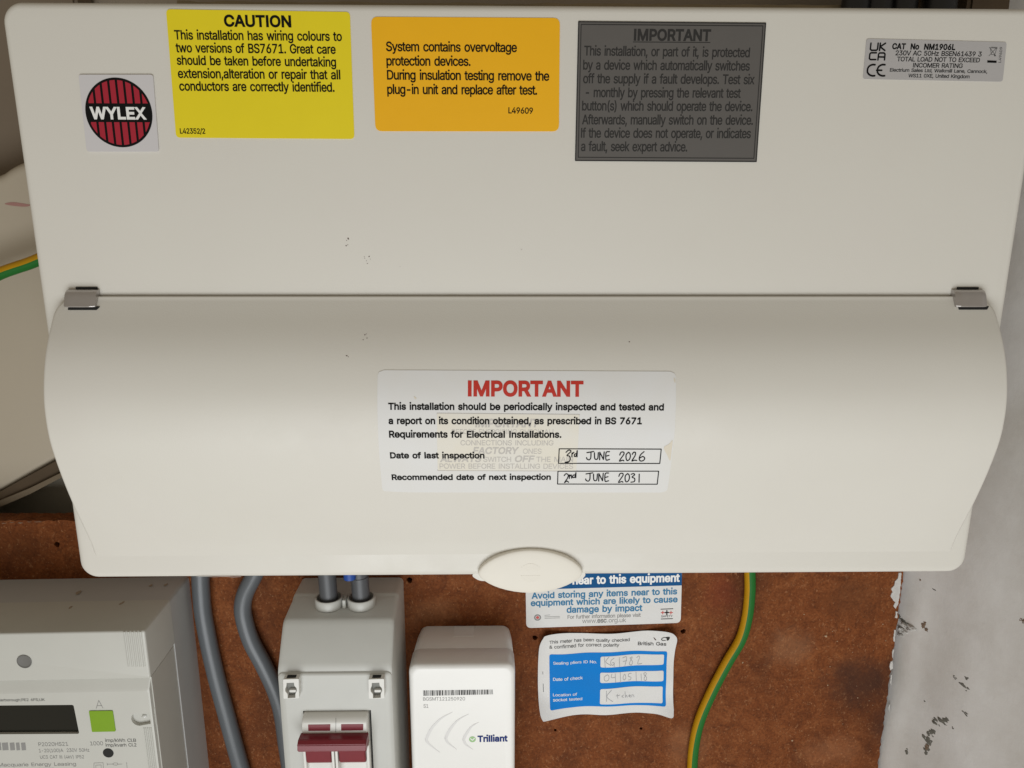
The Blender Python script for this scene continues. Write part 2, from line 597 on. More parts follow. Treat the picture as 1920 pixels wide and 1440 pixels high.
        lt = N.new('ShaderNodeMath'); lt.operation = 'LESS_THAN'; lt.inputs[1].default_value = .30; L.new(sp.outputs[0], lt.inputs[0])
        m1 = N.new('ShaderNodeMath'); m1.operation = 'MULTIPLY'; L.new(r1.outputs['Color'], m1.inputs[0]); L.new(lt.outputs[0], m1.inputs[1])
        m2 = N.new('ShaderNodeMath'); m2.operation = 'MULTIPLY'; L.new(m1.outputs[0], m2.inputs[0]); L.new(sp.outputs[1], m2.inputs[1])
        m3 = N.new('ShaderNodeMath'); m3.operation = 'MULTIPLY'; m3.inputs[1].default_value = amt_; L.new(m2.outputs[0], m3.inputs[0])
        cc = N.new('ShaderNodeRGB'); cc.outputs[0].default_value = (*col2, 1)
        c = mix(c, cc.outputs[0], m3.outputs[0])
    # stains and dark patches with ragged outlines; far left one paints the meter's shadow (board coordinates relative to its base)
    wob = noise(55, 5, .7)
    for (sx_, sz_, rx_, rz_, amt, col_) in TONE_PATCHES:
        mp = N.new('ShaderNodeMapping')
        mp.inputs['Location'].default_value = (-sx_ / rx_, 0, -sz_ / rz_)
        mp.inputs['Scale'].default_value = (1 / rx_, 0, 1 / rz_)
        L.new(tc.outputs['Object'], mp.inputs['Vector'])
        ln = N.new('ShaderNodeVectorMath'); ln.operation = 'LENGTH'
        L.new(mp.outputs['Vector'], ln.inputs[0])
        ad = N.new('ShaderNodeMath'); ad.operation = 'MULTIPLY_ADD'; ad.inputs[1].default_value = 1.6
        L.new(wob.outputs['Fac'], ad.inputs[0]); L.new(ln.outputs['Value'], ad.inputs[2])
        r = ramp(ad.outputs[0], [(.0, (1, 1, 1)), (.62, (1, 1, 1)), (1.0, (0, 0, 0))])
        dv = N.new('ShaderNodeMath'); dv.operation = 'MULTIPLY'; dv.inputs[1].default_value = .55
        L.new(ad.outputs[0], dv.inputs[0]); L.new(dv.outputs[0], r.inputs['Fac'])
        am = N.new('ShaderNodeMath'); am.operation = 'MULTIPLY'; am.inputs[1].default_value = amt
        L.new(r.outputs['Color'], am.inputs[0])
        cc = N.new('ShaderNodeRGB'); cc.outputs[0].default_value = (*col_, 1)
        c = mix(c, cc.outputs[0], am.outputs[0])
    L.new(c, b.inputs['Base Color'])
    bp = N.new('ShaderNodeBump'); bp.inputs['Strength'].default_value = .35; bp.inputs['Distance'].default_value = .0006
    L.new(noise(500, 4, .7).outputs['Fac'], bp.inputs['Height']); L.new(bp.outputs['Normal'], b.inputs['Normal'])
    return m
M['board'] = hardboard()

def plaster():
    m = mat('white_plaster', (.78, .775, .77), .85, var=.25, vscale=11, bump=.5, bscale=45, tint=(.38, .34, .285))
    nt = m.node_tree; N, L = nt.nodes, nt.links
    for n_ in N:
        if n_.type == 'BUMP': n_.inputs['Distance'].default_value = .0010
        if n_.type == 'TEX_NOISE': n_.inputs['Detail'].default_value = 7; n_.inputs['Roughness'].default_value = .65
    b = N['Principled BSDF']
    src = b.inputs['Base Color'].links[0].from_socket
    tc = [n for n in N if n.type == 'TEX_COORD'][0]
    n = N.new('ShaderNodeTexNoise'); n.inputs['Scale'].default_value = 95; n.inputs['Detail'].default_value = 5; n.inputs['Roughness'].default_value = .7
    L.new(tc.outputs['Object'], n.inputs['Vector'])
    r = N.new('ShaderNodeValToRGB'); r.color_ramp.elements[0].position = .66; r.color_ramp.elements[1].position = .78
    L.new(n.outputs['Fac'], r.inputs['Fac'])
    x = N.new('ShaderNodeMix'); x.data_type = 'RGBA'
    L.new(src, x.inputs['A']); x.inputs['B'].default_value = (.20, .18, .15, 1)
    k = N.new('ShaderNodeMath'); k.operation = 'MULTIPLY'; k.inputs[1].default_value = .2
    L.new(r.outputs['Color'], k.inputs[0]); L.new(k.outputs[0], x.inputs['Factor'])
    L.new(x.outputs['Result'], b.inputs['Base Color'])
    return m
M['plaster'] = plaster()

# ================================================================== the setting
YB = 0.110                                     # front of the backing board
def box_mesh(x0, x1, y0, y1, z0, z1, name, bev=.0):
    bm = bmesh.new()
    bmesh.ops.create_cube(bm, size=1)
    for v in bm.verts:
        v.co = Vector((x0 + (v.co.x + .5) * (x1 - x0), y0 + (v.co.y + .5) * (y1 - y0), z0 + (v.co.z + .5) * (z1 - z0)))
    if bev: bmesh.ops.bevel(bm, geom=bm.edges[:], offset=bev, segments=2, affect='EDGES')
    return mesh_from(bm, name, 40)

bw = link('back_wall', box_mesh(-.75, .40, .19, .23, -.8, .5, 'back_wall'), M['beige'])
bw['kind'] = 'structure'

# right-hand plaster wall, a slightly uneven sheet with its return edge behind the board
WD = Vector((math.cos(1.22), -math.sin(1.22), 0)); WN = Vector((-math.sin(1.22), -math.cos(1.22), 0)); W0 = Vector((.2530, .1215, 0))
def right_wall_mesh():
    bm = bmesh.new()
    nu, nz = 90, 120
    rnd = random.Random(3)
    ph = [rnd.random() * 6 for _ in range(6)]
    V = []
    for i in range(nu + 1):
        u = -.004 + .36 * i / nu
        row = []
        for j in range(nz + 1):
            z = -.62 + .95 * j / nz
            d = .0010 * math.sin(31 * z + ph[0]) + .0007 * math.sin(74 * z + 40 * u + ph[1]) + .0006 * math.sin(95 * u + ph[2]) + .0003 * math.sin(230 * z + 160 * u)
            d += .0014 * math.exp(-((u - .012 - .08 * (z + .36)) / .008) ** 2) * (1 if z < -.26 else math.exp(-((z + .26) / .02) ** 2))
            d += rnd.uniform(-.00012, .00012)
            row.append(bm.verts.new(W0 + WD * (u + (z + .24) * -.03 * (1 - i / nu)) + WN * d + Vector((0, 0, z))))
        V.append(row)
    for i in range(nu):
        for j in range(nz):
            bm.faces.new((V[i][j], V[i][j + 1], V[i + 1][j + 1], V[i + 1][j]))
    ex = bmesh.ops.extrude_face_region(bm, geom=bm.faces[:])
    for g in ex['geom']:
        if isinstance(g, bmesh.types.BMVert): g.co += -WN * .05
    return mesh_from(bm, 'right_wall', 50)
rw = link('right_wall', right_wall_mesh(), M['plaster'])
rw['kind'] = 'structure'

# ------------------------------------------------------------------ backing board: hardboard sheet with real screw holes
def irregular(a, b, step, amp, rnd):
    a, b = Vector(a), Vector(b)
    n = max(2, int((b - a).length / step))
    d = (b - a).normalized(); nn = Vector((-d.y, d.x))
    return [tuple(a.lerp(b, k / n) + nn * rnd.uniform(-amp, amp)) for k in range(n)]

rb = random.Random(11)
tl = P2(-60, 977, YB); tr = P2(136, 976, YB)
XR = .2525
outline = []
outline += irregular((-.46, -.60), (XR, -.60), .03, 0, rb)
outline += irregular((XR, -.60), (XR, -.20), .0025, .00055, rb)
outline += irregular((XR, -.20), (XR, .055), .03, 0, rb)
outline += irregular((XR, .055), (-.205, .055), .03, 0, rb)
outline += irregular((-.205, .055), (-.205, tr[1]), .03, 0, rb)
outline += irregular((-.205, tr[1]), (-.46, tl[1]), .003, .0004, rb)
if area2(outline) < 0: outline = outline[::-1]
holes = [(1003, 1196, 5.5), (1281, 1184, 5.5), (107, 1021, 5.5), (768, 1088, 6), (1041, 1369, 3.2), (1202, 1366, 3.2)]
hc = []
for hx, hy, hr in holes:
    u, v = P2(hx, hy, YB)
    r = hr * .47 / 1450
    hc.append((u, v, r))
cs = [outline]
for u, v, r in hc:
    cs.append([(u + r * (1 + .15 * math.sin(3 * a + u * 900)) * math.cos(-a), v + r * (1 + .12 * math.sin(2 * a + v * 700)) * math.sin(-a)) for a in [2 * math.pi * k / 14 for k in range(14)]])
board = thing('backboard', (0, YB, -.3), 'reddish brown hardboard backing sheet behind the meters and stickers, pitted with screw holes', 'backing board')
printed('board_sheet', cs, plane_map(YB), 0.0, M['board'], board, thick=.012)
def back_closure():
    return box_mesh(-.46, XR - .001, YB + .0122, YB + .0132, -.60, tr[1] - .002, 'board_back')
link('board_back', back_closure(), M['timber'], board)
# paler crumbs round the worn holes, torn white paint on the right edge, crumbs along the top edge
def flake(cx, cz, rx, rz, Y, h, rnd, n=11):
    """A small lumpy flake standing h proud of a wall-parallel face."""
    bm = bmesh.new()
    ring = []
    for k in range(n):
        a = 2 * math.pi * k / n
        q = rnd.uniform(.45, 1.3)
        ring.append((cx + rx * q * math.cos(a), cz + rz * q * math.sin(a)))
    base = [bm.verts.new((x, Y + .0002, z)) for x, z in ring]
    top = [bm.verts.new((cx + (x - cx) * .7, Y - h * rnd.uniform(.5, 1), cz + (z - cz) * .7)) for x, z in ring]
    c = bm.verts.new((cx, Y - h, cz))
    for k in range(n):
        bm.faces.new((base[k], base[(k + 1) % n], top[(k + 1) % n], top[k]))
        bm.faces.new((top[k], top[(k + 1) % n], c))
    return bm
def join_bm(list_):
    out = bmesh.new()
    for b in list_:
        me = bpy.data.meshes.new('tmp'); b.to_mesh(me); b.free()
        out.from_mesh(me); bpy.data.meshes.remove(me)
    return out
zz = zoomed(1240, 1040, 2.823)
sh = Sheet(lambda x, y: P2(x, y, YB), plane_map(YB), zz)
def torn(pts):
    c_ = sh.poly(pts)
    c_ = densify(c_, .0009)
    c_ = [(u + rb.uniform(-.00022, .00022), v + rb.uniform(-.00022, .00022)) for u, v in c_]
    return c_ if area2(c_) > 0 else c_[::-1]
tn = [torn([(1255, 95), (1268, 95), (1264, 160), (1258, 220), (1250, 262), (1236, 284), (1226, 270), (1236, 250), (1222, 235), (1210, 215), (1222, 196), (1216, 180), (1232, 160), (1236, 140), (1250, 122)]), torn([(1240, 300), (1248, 300), (1246, 335), (1236, 330)]), torn([(1212, 565), (1224, 560), (1222, 600), (1212, 612), (1206, 590)]), torn([(1232, 395), (1238, 395), (1232, 460), (1226, 455)]), torn([(1224, 500), (1229, 500), (1224, 550), (1219, 540)]), torn([(1213, 635), (1219, 630), (1215, 690), (1209, 680)]), torn([(1203, 790), (1208, 790), (1204, 830), (1199, 820)])]
tag(printed('paint_flake', tn, plane_map(YB), .0006, M['chip'], board, .0006), 'torn white paint along the right edge of the board')
fl = []
for x, y, r in [(893, 592, 6), (876, 632, 5), (881, 690, 7), (930, 458, 9), (992, 394, 6), (905, 405, 5), (870, 432, 12), (755, 315, 5), (1172, 368, 5), (1188, 455, 5), (680, 662, 6), (1033, 694, 4), (1040, 757, 8), (1100, 772, 6), (1118, 796, 6), (1012, 516, 5), (960, 895, 5), (1123, 505, 4), (692, 985, 10), (430, 570, 8)]:
    u, v = P2(*zz(x, y), YB)
    k = r / 2.823 * .46 / 1450 * .75
    fl.append(flake(u, v, k, k * rb.uniform(.5, 1.4), YB, .0004, rb, 8))
M['crumb'] = mat('pale_fibre', (.52, .36, .22), .8, var=.4, vscale=400)
for b_ in fl: link('fibre_crumb', mesh_from(b_, 'fibre_crumb', 20), M['crumb'], board)
fl = []
zq = zoomed(0, 840, 9)
for x, y, rx, ry in [(340, 1262, 60, 18), (650, 1242, 75, 14), (200, 1255, 50, 10), (500, 1245, 50, 10), (60, 1268, 50, 10)]:
    u, v = P2(*zq(x, y), YB)
    fl.append(flake(u, v, rx / 9 * .47 / 1450, ry / 9 * .47 / 1450, YB, .0004, rb, 12))
link('worn_edge', mesh_from(join_bm(fl), 'worn_edge', 20), mat('worn_pale_edge', (.22, .13, .08), .8), board)

# chips, dirt and scuffs on the right wall
def wall_point(px, py):
    v = ray(px, py).normalized()
    hit, loc, nrm, idx = rw.ray_cast(CAM, v)
    return loc
def wall_flakes(name, specs, m, h, rnd, label=None):
    parts = []
    for px, py, rpx, rz in specs:
        q = wall_point(px, py)
        sub = []
        for _ in range(7 if rpx > .0012 else 2):
            k = rnd.uniform(.22, .55)
            sub.append(flake(rnd.gauss(0, .42) * rpx, rnd.gauss(0, .42) * rz, rpx * k, rz * k, rnd.uniform(-.00005, .00005), h * rnd.uniform(.5, 1), rnd, 9))
        bm = join_bm(sub)
        for v in bm.verts: v.co.x *= 1.5
        for v in bm.verts:
            x, y, z = v.co
            v.co = q + WD * x - WN * (y - .0001) + Vector((0, 0, z))
        parts.append(bm)
    o = link(name, mesh_from(join_bm(parts), name, 25), m, None)
    o.parent = rw
    if label: o['label'] = label
    return o
rd = random.Random(5)
wall_flakes('dirt_patch', [(1772, 1352, .0032, .0028), (1755, 1353, .0034, .0026), (1746, 1372, .003, .004), (1742, 1390, .0028, .005), (1738, 1405, .002, .0035), (1807, 1286, .0026, .0022), (1811, 1272, .0014, .002), (1733, 1313, .0012, .002), (1700, 1408, .0016, .0022), (1750, 1106, .0012, .0014), (1789, 1270, .0014, .0012), (1811, 1338, .0016, .0012), (1787, 1366, .001, .001)], M['mould'], .0002, rd)
wall_flakes('rust_stain', [(1731, 1173, .0024, .003), (1738, 1400, .0016, .003), (1726, 1088, .0010, .0014), (1918, 1163, .0016, .0012)], M['rusty'], .0004, rd)
wall_flakes('plaster_chip', [(1701, 1175, .0045, .0026), (1694, 1182, .003, .002), (1690, 1190, .002, .0012)], M['chip'], .0022, rd)
wall_flakes('plaster_crack', [(1693, 1163, .004, .0008), (1700, 1168, .003, .0009), (1686, 1155, .0016, .0022)], M['mould'], .0003, rd)

# ------------------------------------------------------------------ left: cream pipe boxing, timber slat
cb = thing('pipe_casing', (-.35, .17, -.05), 'cream painted casing with a rounded top and a pink mark, behind the unit\'s left side', 'casing')
YC = .135
shape = [(-420, 480), (-200, 385), (-60, 345), (0, 326), (14, 315), (34, 305), (80, 292), (200, 275), (300, 275), (300, 775), (200, 819), (103, 869), (60, 893), (30, 910), (0, 925), (-60, 945), (-420, 1020)]
c = [P2(x, y, YC) for x, y in shape]
if area2(c) < 0: c = c[::-1]
c = rounded_poly(c, .010)
def puffy(c, Y0, Y1, r):
    L = []
    cx = sum(p[0] for p in c) / len(c); cz = sum(p[1] for p in c) / len(c)
    L.append([Vector((p[0], Y1, p[1])) for p in c])
    for k in range(7):
        a = math.pi / 2 * k / 6
        i = r * (1 - math.cos(a))
        g = grow(c, -i, 1)
        L.append([Vector((p[0], Y0 + r - r * math.sin(a), p[1])) for p in g])
    V_, F_ = fill([[(p.x, p.z) for p in L[-1]]])
    bm = loft(L, True, False)
    vs_ = [bm.verts.new((u, Y0, v)) for u, v in V_]
    for f in F_: bm.faces.new([vs_[k] for k in f])
    bmesh.ops.remove_doubles(bm, verts=bm.verts[:], dist=1e-5)
    return bm
link('casing_body', mesh_from(puffy(c, YC, .19, .006), 'casing_body', 45), M['cream_wall'], cb)
zq2 = zoomed(0, 240, 4.5)
sh = Sheet(lambda x, y: P2(x, y, YC), plane_map(YC), zq2)
sh.put('pink_mark', [sh.poly(closed_spline([(40, 640), (110, 626), (215, 640), (260, 650), (215, 664), (110, 656)], 4))[::-1]], .0002, M['pink'], cb, .0002)
# diagonal timber slat under the casing
slat = thing('timber_batten', (-.30, .15, -.19), 'slanting dark brown timber slat under the cream casing, paler along its lower edge', 'timber')
def slant(points, y0, y1, name, m):
    bm = bmesh.new()
    a = [bm.verts.new((u, y0, v)) for u, v in points]; b = [bm.verts.new((u, y1, v)) for u, v in points]
    n = len(a)
    bm.faces.new(a); bm.faces.new(b[::-1])
    for i in range(n): bm.faces.new((a[i], b[i], b[(i + 1) % n], a[(i + 1) % n]))
    bmesh.ops.bevel(bm, geom=bm.edges[:], offset=.0006, segments=2, affect='EDGES')
    return link(name, mesh_from(bm, name, 40), m, slat)
slant([P2(-160, 985, .133), P2(0, 922, .133), P2(50, 894, .133), P2(180, 822, .133), P2(180, 855, .133), P2(60, 915, .133), P2(0, 938, .133), P2(-160, 1000, .133)], .132, .155, 'slat_face', M['timber'])
slant([P2(-160, 1000, .131), P2(0, 938, .131), P2(60, 913, .131), P2(180, 852, .131), P2(180, 861, .131), P2(60, 924, .131), P2(0, 950, .131), P2(-160, 1012, .131)], .129, .155, 'slat_edge', M['timber_pale'])
link('added_gap_panel', box_mesh(-.60, -.21, .156, .164, -.30, -.12, 'added_gap_panel'), mat('grey_olive_fill', (.42, .38, .30), .75, var=.3, vscale=20))  # panel added behind the gap so that it does not go black
tag(bpy.data.objects['added_gap_panel'], 'grey olive panel added to lighten the dark gap between slanting batten and brown board', 'panel')
# upper left wall, its shadow painted in as a brown colour
link('shaded_left_wall', box_mesh(-.60, -.27, .165, .186, -.06, .30, 'shaded_left_wall', .002), mat('brown_wall_shade', (.19, .145, .10), .75, var=.2, vscale=12, bump=.2, bscale=150))
tag(bpy.data.objects['shaded_left_wall'], 'wall above the cream casing at the far upper left, shade painted in as brown', 'panel')

# ------------------------------------------------------------------ above the unit: rough timber rail and black cables
yr = .10
z_a = P2(300, 3, yr)[1]
def rail():
    bm = bmesh.new()
    n = 60
    rr = random.Random(2)
    x0, x1 = P2(330, 5, yr)[0], P2(1588, 12, yr)[0]
    rows = []
    for k in range(n + 1):
        x = x0 + (x1 - x0) * k / n
        d = rr.uniform(-.0006, .0006)
        prof = [(yr + .05, .06), (yr + d, .0605), (yr + d - .001, .075), (yr + d + .001, .10 + d), (yr + .05, .10)]
        rows.append([bm.verts.new((x, a, b)) for a, b in prof])
    for a, b in zip(rows, rows[1:]):
        for i in range(5): bm.faces.new((a[i], a[(i + 1) % 5], b[(i + 1) % 5], b[i]))
    bm.faces.new(rows[0]); bm.faces.new(rows[-1][::-1])
    return mesh_from(bm, 'timber_rail', 30)
M['rail'] = mat('dusty_timber', (.33, .26, .16), .8, var=.5, vscale=45, bump=.6, bscale=260)
tag(link('timber_rail', rail(), M['rail']), 'rough dusty timber rail just showing above the top edge of the white unit', 'timber')
a = at(1798, 6, .11); b = at(2010, 6, .11)
tag(link('timber_block', box_mesh(a.x, b.x, .10, .18, .055, .16, 'timber_block', .002), M['timber']), 'dark brown timber block behind the unit\'s top right corner, right of the black cables', 'timber')
for px, r in ((1612, .0075), (1652, .008), (1700, .0075), (1768, .009)):
    a = at(px, 4, .095)
    path = [Vector((a.x - .004, .092, .05)), Vector((a.x - .002, .095, .09)), Vector((a.x + .002, .105, .14)), Vector((a.x + .006, .13, .20))]
    o = link('black_cable', mesh_from(tube(open_spline(path, 6), r), 'black_cable', 60), M['black_cable'])
    tag(o, 'thick black cable dropping into the top of the white unit near its right corner', 'cable', 'black cables above the unit')

# ================================================================== the consumer unit
W2 = .220
ZT, ZB = .0773, -.1840
cu = thing('consumer_unit', (0, .05, ZB), 'big white metal consumer unit with a bulging hinged cover and printed safety stickers', 'fuse box')
link('enclosure', mesh_from(soft_box(-W2, W2, ZB, ZT, 0.0, YB, .0085, .0032, 8), 'enclosure', 50), M['powder'], cu)

# cover profile (Y forward is negative), measured from the outline of the cover's ends
prof = [(-.0452, -.0022), (-.0520, -.0068), (-.0595, -.0123), (-.0670, -.0168), (-.0745, -.0200), (-.0825, -.0224), (-.0895, -.0236), (-.0970, -.0239), (-.1052, -.0233), (-.1135, -.0214), (-.1266, -.0174), (-.1413, -.0119), (-.1520, -.0073), (-.1585, -.0045), (-.1640, -.0022), (-.1690, -.0008), (-.1730, .0003)]
pp = [(p.y, p.x) for p in open_spline([(z, y) for z, y in prof], 5)]      # list of (Y, Z)
for _ in range(6):
    pp = [pp[0]] + [((pp[i - 1][0] + 2 * pp[i][0] + pp[i + 1][0]) / 4, (pp[i - 1][1] + 2 * pp[i][1] + pp[i + 1][1]) / 4) for i in range(1, len(pp) - 1)] + [pp[-1]]
arc = [0.0]
for a, b in zip(pp, pp[1:]): arc.append(arc[-1] + math.hypot(b[0] - a[0], b[1] - a[1]))
XE = .2118
def cover_point(s):
    s = min(max(s, 0), arc[-1])
    for i in range(len(arc) - 1):
        if s <= arc[i + 1]:
            t = (s - arc[i]) / (arc[i + 1] - arc[i])
            y = pp[i][0] + (pp[i + 1][0] - pp[i][0]) * t; z = pp[i][1] + (pp[i + 1][1] - pp[i][1]) * t
            ty, tz = pp[i + 1][0] - pp[i][0], pp[i + 1][1] - pp[i][1]
            # smooth normal from neighbours
            j0, j1 = max(i - 1, 0), min(i + 2, len(pp) - 1)
            ty, tz = pp[j1][0] - pp[j0][0], pp[j1][1] - pp[j0][1]
            l = math.hypot(ty, tz)
            return y, z, tz / l, -ty / l            # outward normal
def cover_map(u, v, h):
    y, z, ny, nz = cover_point(-v)
    return Vector((u, y + ny * h, z + nz * h))
def cover_conv(px, py):
    v = ray(px, py)
    best = None
    for i in range(len(pp) - 1):
        y0, z0 = pp[i]; y1, z1 = pp[i + 1]
        # (CAM.y + t vy, CAM.z + t vz) on the segment
        dy, dz = y1 - y0, z1 - z0
        den = v.y * dz - v.z * dy
        if abs(den) < 1e-12: continue
        t = ((y0 - CAM.y) * dz - (z0 - CAM.z) * dy) / den
        k = ((CAM.y + t * v.y - y0) * dy + (CAM.z + t * v.z - z0) * dz) / (dy * dy + dz * dz)
        if -1e-6 <= k <= 1 + 1e-6 and t > 0 and (best is None or t < best[0]):
            best = (t, CAM.x + t * v.x, -(arc[i] + k * (arc[i + 1] - arc[i])))
    return (best[1], best[2])

def cover_mesh():
    bm = bmesh.new()
    re = .0016
    rct = .0075
    rows = []
    for i, (y, z) in enumerate(pp):
        dtop = pp[0][1] - z
        xe = XE
        if dtop < rct: xe = XE - rct + math.sqrt(max(rct ** 2 - (rct - dtop) ** 2, 0))
        cols = []
        xs = []
        m = 5
        right = []
        for k in range(m + 1):
            a = math.pi / 2 * k / m
            right.append((xe - re + re * math.sin(a), y + re * (1 - math.cos(a))))
        right.append((xe, max(y + .0045, .0006)))
        right.append((xe, .0008 if y < -.0035 else max(y + .0046, .0007)))
        left = [(-x, yy) for x, yy in right[::-1]]
        nmid = 24
        mid = [(-(xe - re) + 2 * (xe - re) * k / nmid, y) for k in range(1, nmid)]
        rows.append([bm.verts.new((x, yy, z)) for x, yy in left + mid + right])
    # rolled lip at the hinge edge
    lip = []
    for (ang) in (30, 60, 90):
        a = math.radians(ang)
        lip.append([bm.verts.new((v.co.x, v.co.y + .0008 * (1 - math.cos(a)) , v.co.z + .0008 * math.sin(a))) for v in rows[0]])
    lip.append([bm.verts.new((v.co.x, v.co.y + .0011, v.co.z + .0006)) for v in rows[0]])
    allr = lip[::-1] + rows
    for a, b in zip(allr, allr[1:]):
        for k in range(len(a) - 1): bm.faces.new((a[k], a[k + 1], b[k + 1], b[k]))
    return mesh_from(bm, 'cover', 50)
link('cover', cover_mesh(), M['powder'], cu)

# hinge clips
def strip_sticker(name, c, h, m, parent, thick, step=.0008):
    vs = [p[1] for p in c]
    lo_v, hi_v = min(vs), max(vs)
    n = int((hi_v - lo_v) / step)
    bm = bmesh.new()
    rows = []
    for k in range(n + 1):
        v = lo_v + 1e-5 + (hi_v - lo_v - 2e-5) * k / n
        xs = []
        for i in range(len(c)):
            (xa, va), (xb, vb) = c[i], c[(i + 1) % len(c)]
            if (va - v) * (vb - v) <= 0 and va != vb: xs.append(xa + (xb - xa) * (v - va) / (vb - va))
        xa, xb = min(xs), max(xs)
        row = [bm.verts.new(cover_map(xa, v, h - thick))] if thick else []
        row += [bm.verts.new(cover_map(xa + (xb - xa) * q / 6, v, h)) for q in range(7)]
        if thick: row.append(bm.verts.new(cover_map(xb, v, h - thick)))
        rows.append(row)
    if thick:
        for r in (0, -1):
            v = lo_v if r == 0 else hi_v
            vv = [bm.verts.new(cover_map(0, v, h - thick)) for _ in rows[r]]
            for a_, b_ in zip(vv, rows[r]): 
                q_ = cover_map(0, v, h - thick); a_.co = Vector((b_.co.x, q_.y, q_.z))
            if r == 0: rows.insert(0, vv)
            else: rows.append(vv)
    for a_, b_ in zip(rows, rows[1:]):
        for k in range(len(a_) - 1): bm.faces.new((a_[k], a_[k + 1], b_[k + 1], b_[k]))
    return link(name, mesh_from(bm, name, 40), m, parent)

def clip(pxs, name_label, flip):
    x0, x1 = at(pxs[0], 560, 0).x, at(pxs[1], 560, 0).x
    bm = bmesh.new()
    pr = [(.0002, -.0413), (-.0020, -.0415), (-.0036, -.0422), (-.0048, -.0436), (-.0055, -.0452), (-.0060, -.0466), (-.0064, -.0477), (-.0066, -.0483), (-.0060, -.0488), (-.0048, -.0489), (-.0035, -.0489)]
    pr = [(p.x, p.y) for p in open_spline(pr, 3)]
    n = 10
    rows = []
    for k in range(n + 1):
        t = k / n
        x = x0 + (x1 - x0) * t
        end = min(t, 1 - t)
        d = .0009 * max(0, 1 - end / .12) ** 2
        rows.append([bm.verts.new((x, y + d, z)) for y, z in pr])
    for a, b in zip(rows, rows[1:]):
        for i in range(len(a) - 1): bm.faces.new((a[i], a[i + 1], b[i + 1], b[i]))
    for r in (rows[0], rows[-1]):
        c = bm.verts.new((r[0].co.x, .0004, -.0455)); c2 = bm.verts.new((r[0].co.x, -.0015, -.0485))
        bm.faces.new(list(r) + [c2, c])
    o = tag(link('hinge_clip', mesh_from(bm, 'hinge_clip', 40), M['clip'], cu), name_label)
    d = .0010 * flip
    # dark slots above and below the clip
    bx = box_mesh(x0 + .0035 + d, x1 - .0008 + d, -.0006, .0004, -.0418 + .0004, -.0404, 'slot')
    link('slot', bx, M['black'], o)
    pa = cover_conv(960, 574.5)[1]; pb = cover_conv(960, 581)[1]
    dx = .0015
    cpoly = rounded_poly([(x0 + dx, pb), (x1 + .0004, pb), (x1 + .0016, pa), (x0 + dx, pa)], .0003)
    printed('slot', [cpoly], cover_map, .00025, M['black'], o, .0003)
    return o
clip((131, 189), 'grey hinge clip at the left end of the cover seam', 0)
clip((1781, 1838), 'grey hinge clip at the right end of the cover seam', -1)

# latch
lc = at(994.5, 1073, -.0035)
def latch_outline(grow_=0.0, n=20):
    L = P2(896, 1077, -.0035); R = P2(1093, 1074, -.0035); T = P2(990, 1032, -.0035); B = P2(1000, 1113, -.0035)
    half = (R[0] - L[0]) / 2 + grow_; cx = (L[0] + R[0]) / 2; cz = (L[1] + R[1]) / 2
    up = T[1] - cz + grow_; dn = cz - B[1] + grow_
    out = []
    for k in range(n * 2):
        a = math.pi * 2 * k / (n * 2)
        cxx, s = math.cos(a), math.sin(a)
        x = half * cxx
        e = 1 - (abs(x) / half) ** 1.9
        z = (up if s >= 0 else -dn) * max(e, 0) ** .62
        out.append((cx + x, cz + z))
    return out
lo = latch_outline()
cx = sum(p[0] for p in lo) / len(lo); cz = sum(p[1] for p in lo) / len(lo)
loops = []
for k, (sc_, y) in enumerate([(1.0, .004), (1.0, -.0020), (.994, -.0027), (.982, -.0030), (.95, -.0032), (.85, -.0034), (.6, -.0036), (.3, -.0037)]):
    loops.append([Vector((cx + (p[0] - cx) * sc_, y, cz + (p[1] - cz) * sc_)) for p in lo])
la = tag(link('latch', mesh_from(loft(loops), 'latch', 50), M['cream'], cu), 'cream oval push latch at the bottom edge of the cover')
# faint embossed mark on the latch
def lens_map(u, v, h): return Vector((u, -.0037 - h, v))
em = []
Rm = .0056
for k in range(-4, 5):
    x = k * .00108
    hh = math.sqrt(max(Rm ** 2 - x * x, 0)) * .9
    em += ribbon([(cx + x, cz + .0013), (cx + x, cz + hh)], .00045, False)
    em += ribbon([(cx + x, cz - hh), (cx + x, cz - .0013)], .0005, False)
printed('emblem', em, lens_map, .00013, M['cream'], la, .0004)
# little metal tab behind the latch
tb = [P2(883, 1079, .001), P2(899, 1089, .001), P2(1087, 1090, .001), P2(1100, 1077, .001), P2(1090, 1066, .001), P2(900, 1066, .001)]
if area2(tb) < 0: tb = tb[::-1]
printed('latch_tab', [rounded_poly(tb, .002)], plane_map(.0), -.0008, M['powder'], cu, .004)

# ------------------------------------------------------------------ stickers on the flat upper panel
flat = lambda z: Sheet(lambda x, y: P2(x, y, 0.0), plane_map(0.0), z)
HS, HT = .00030, .00038

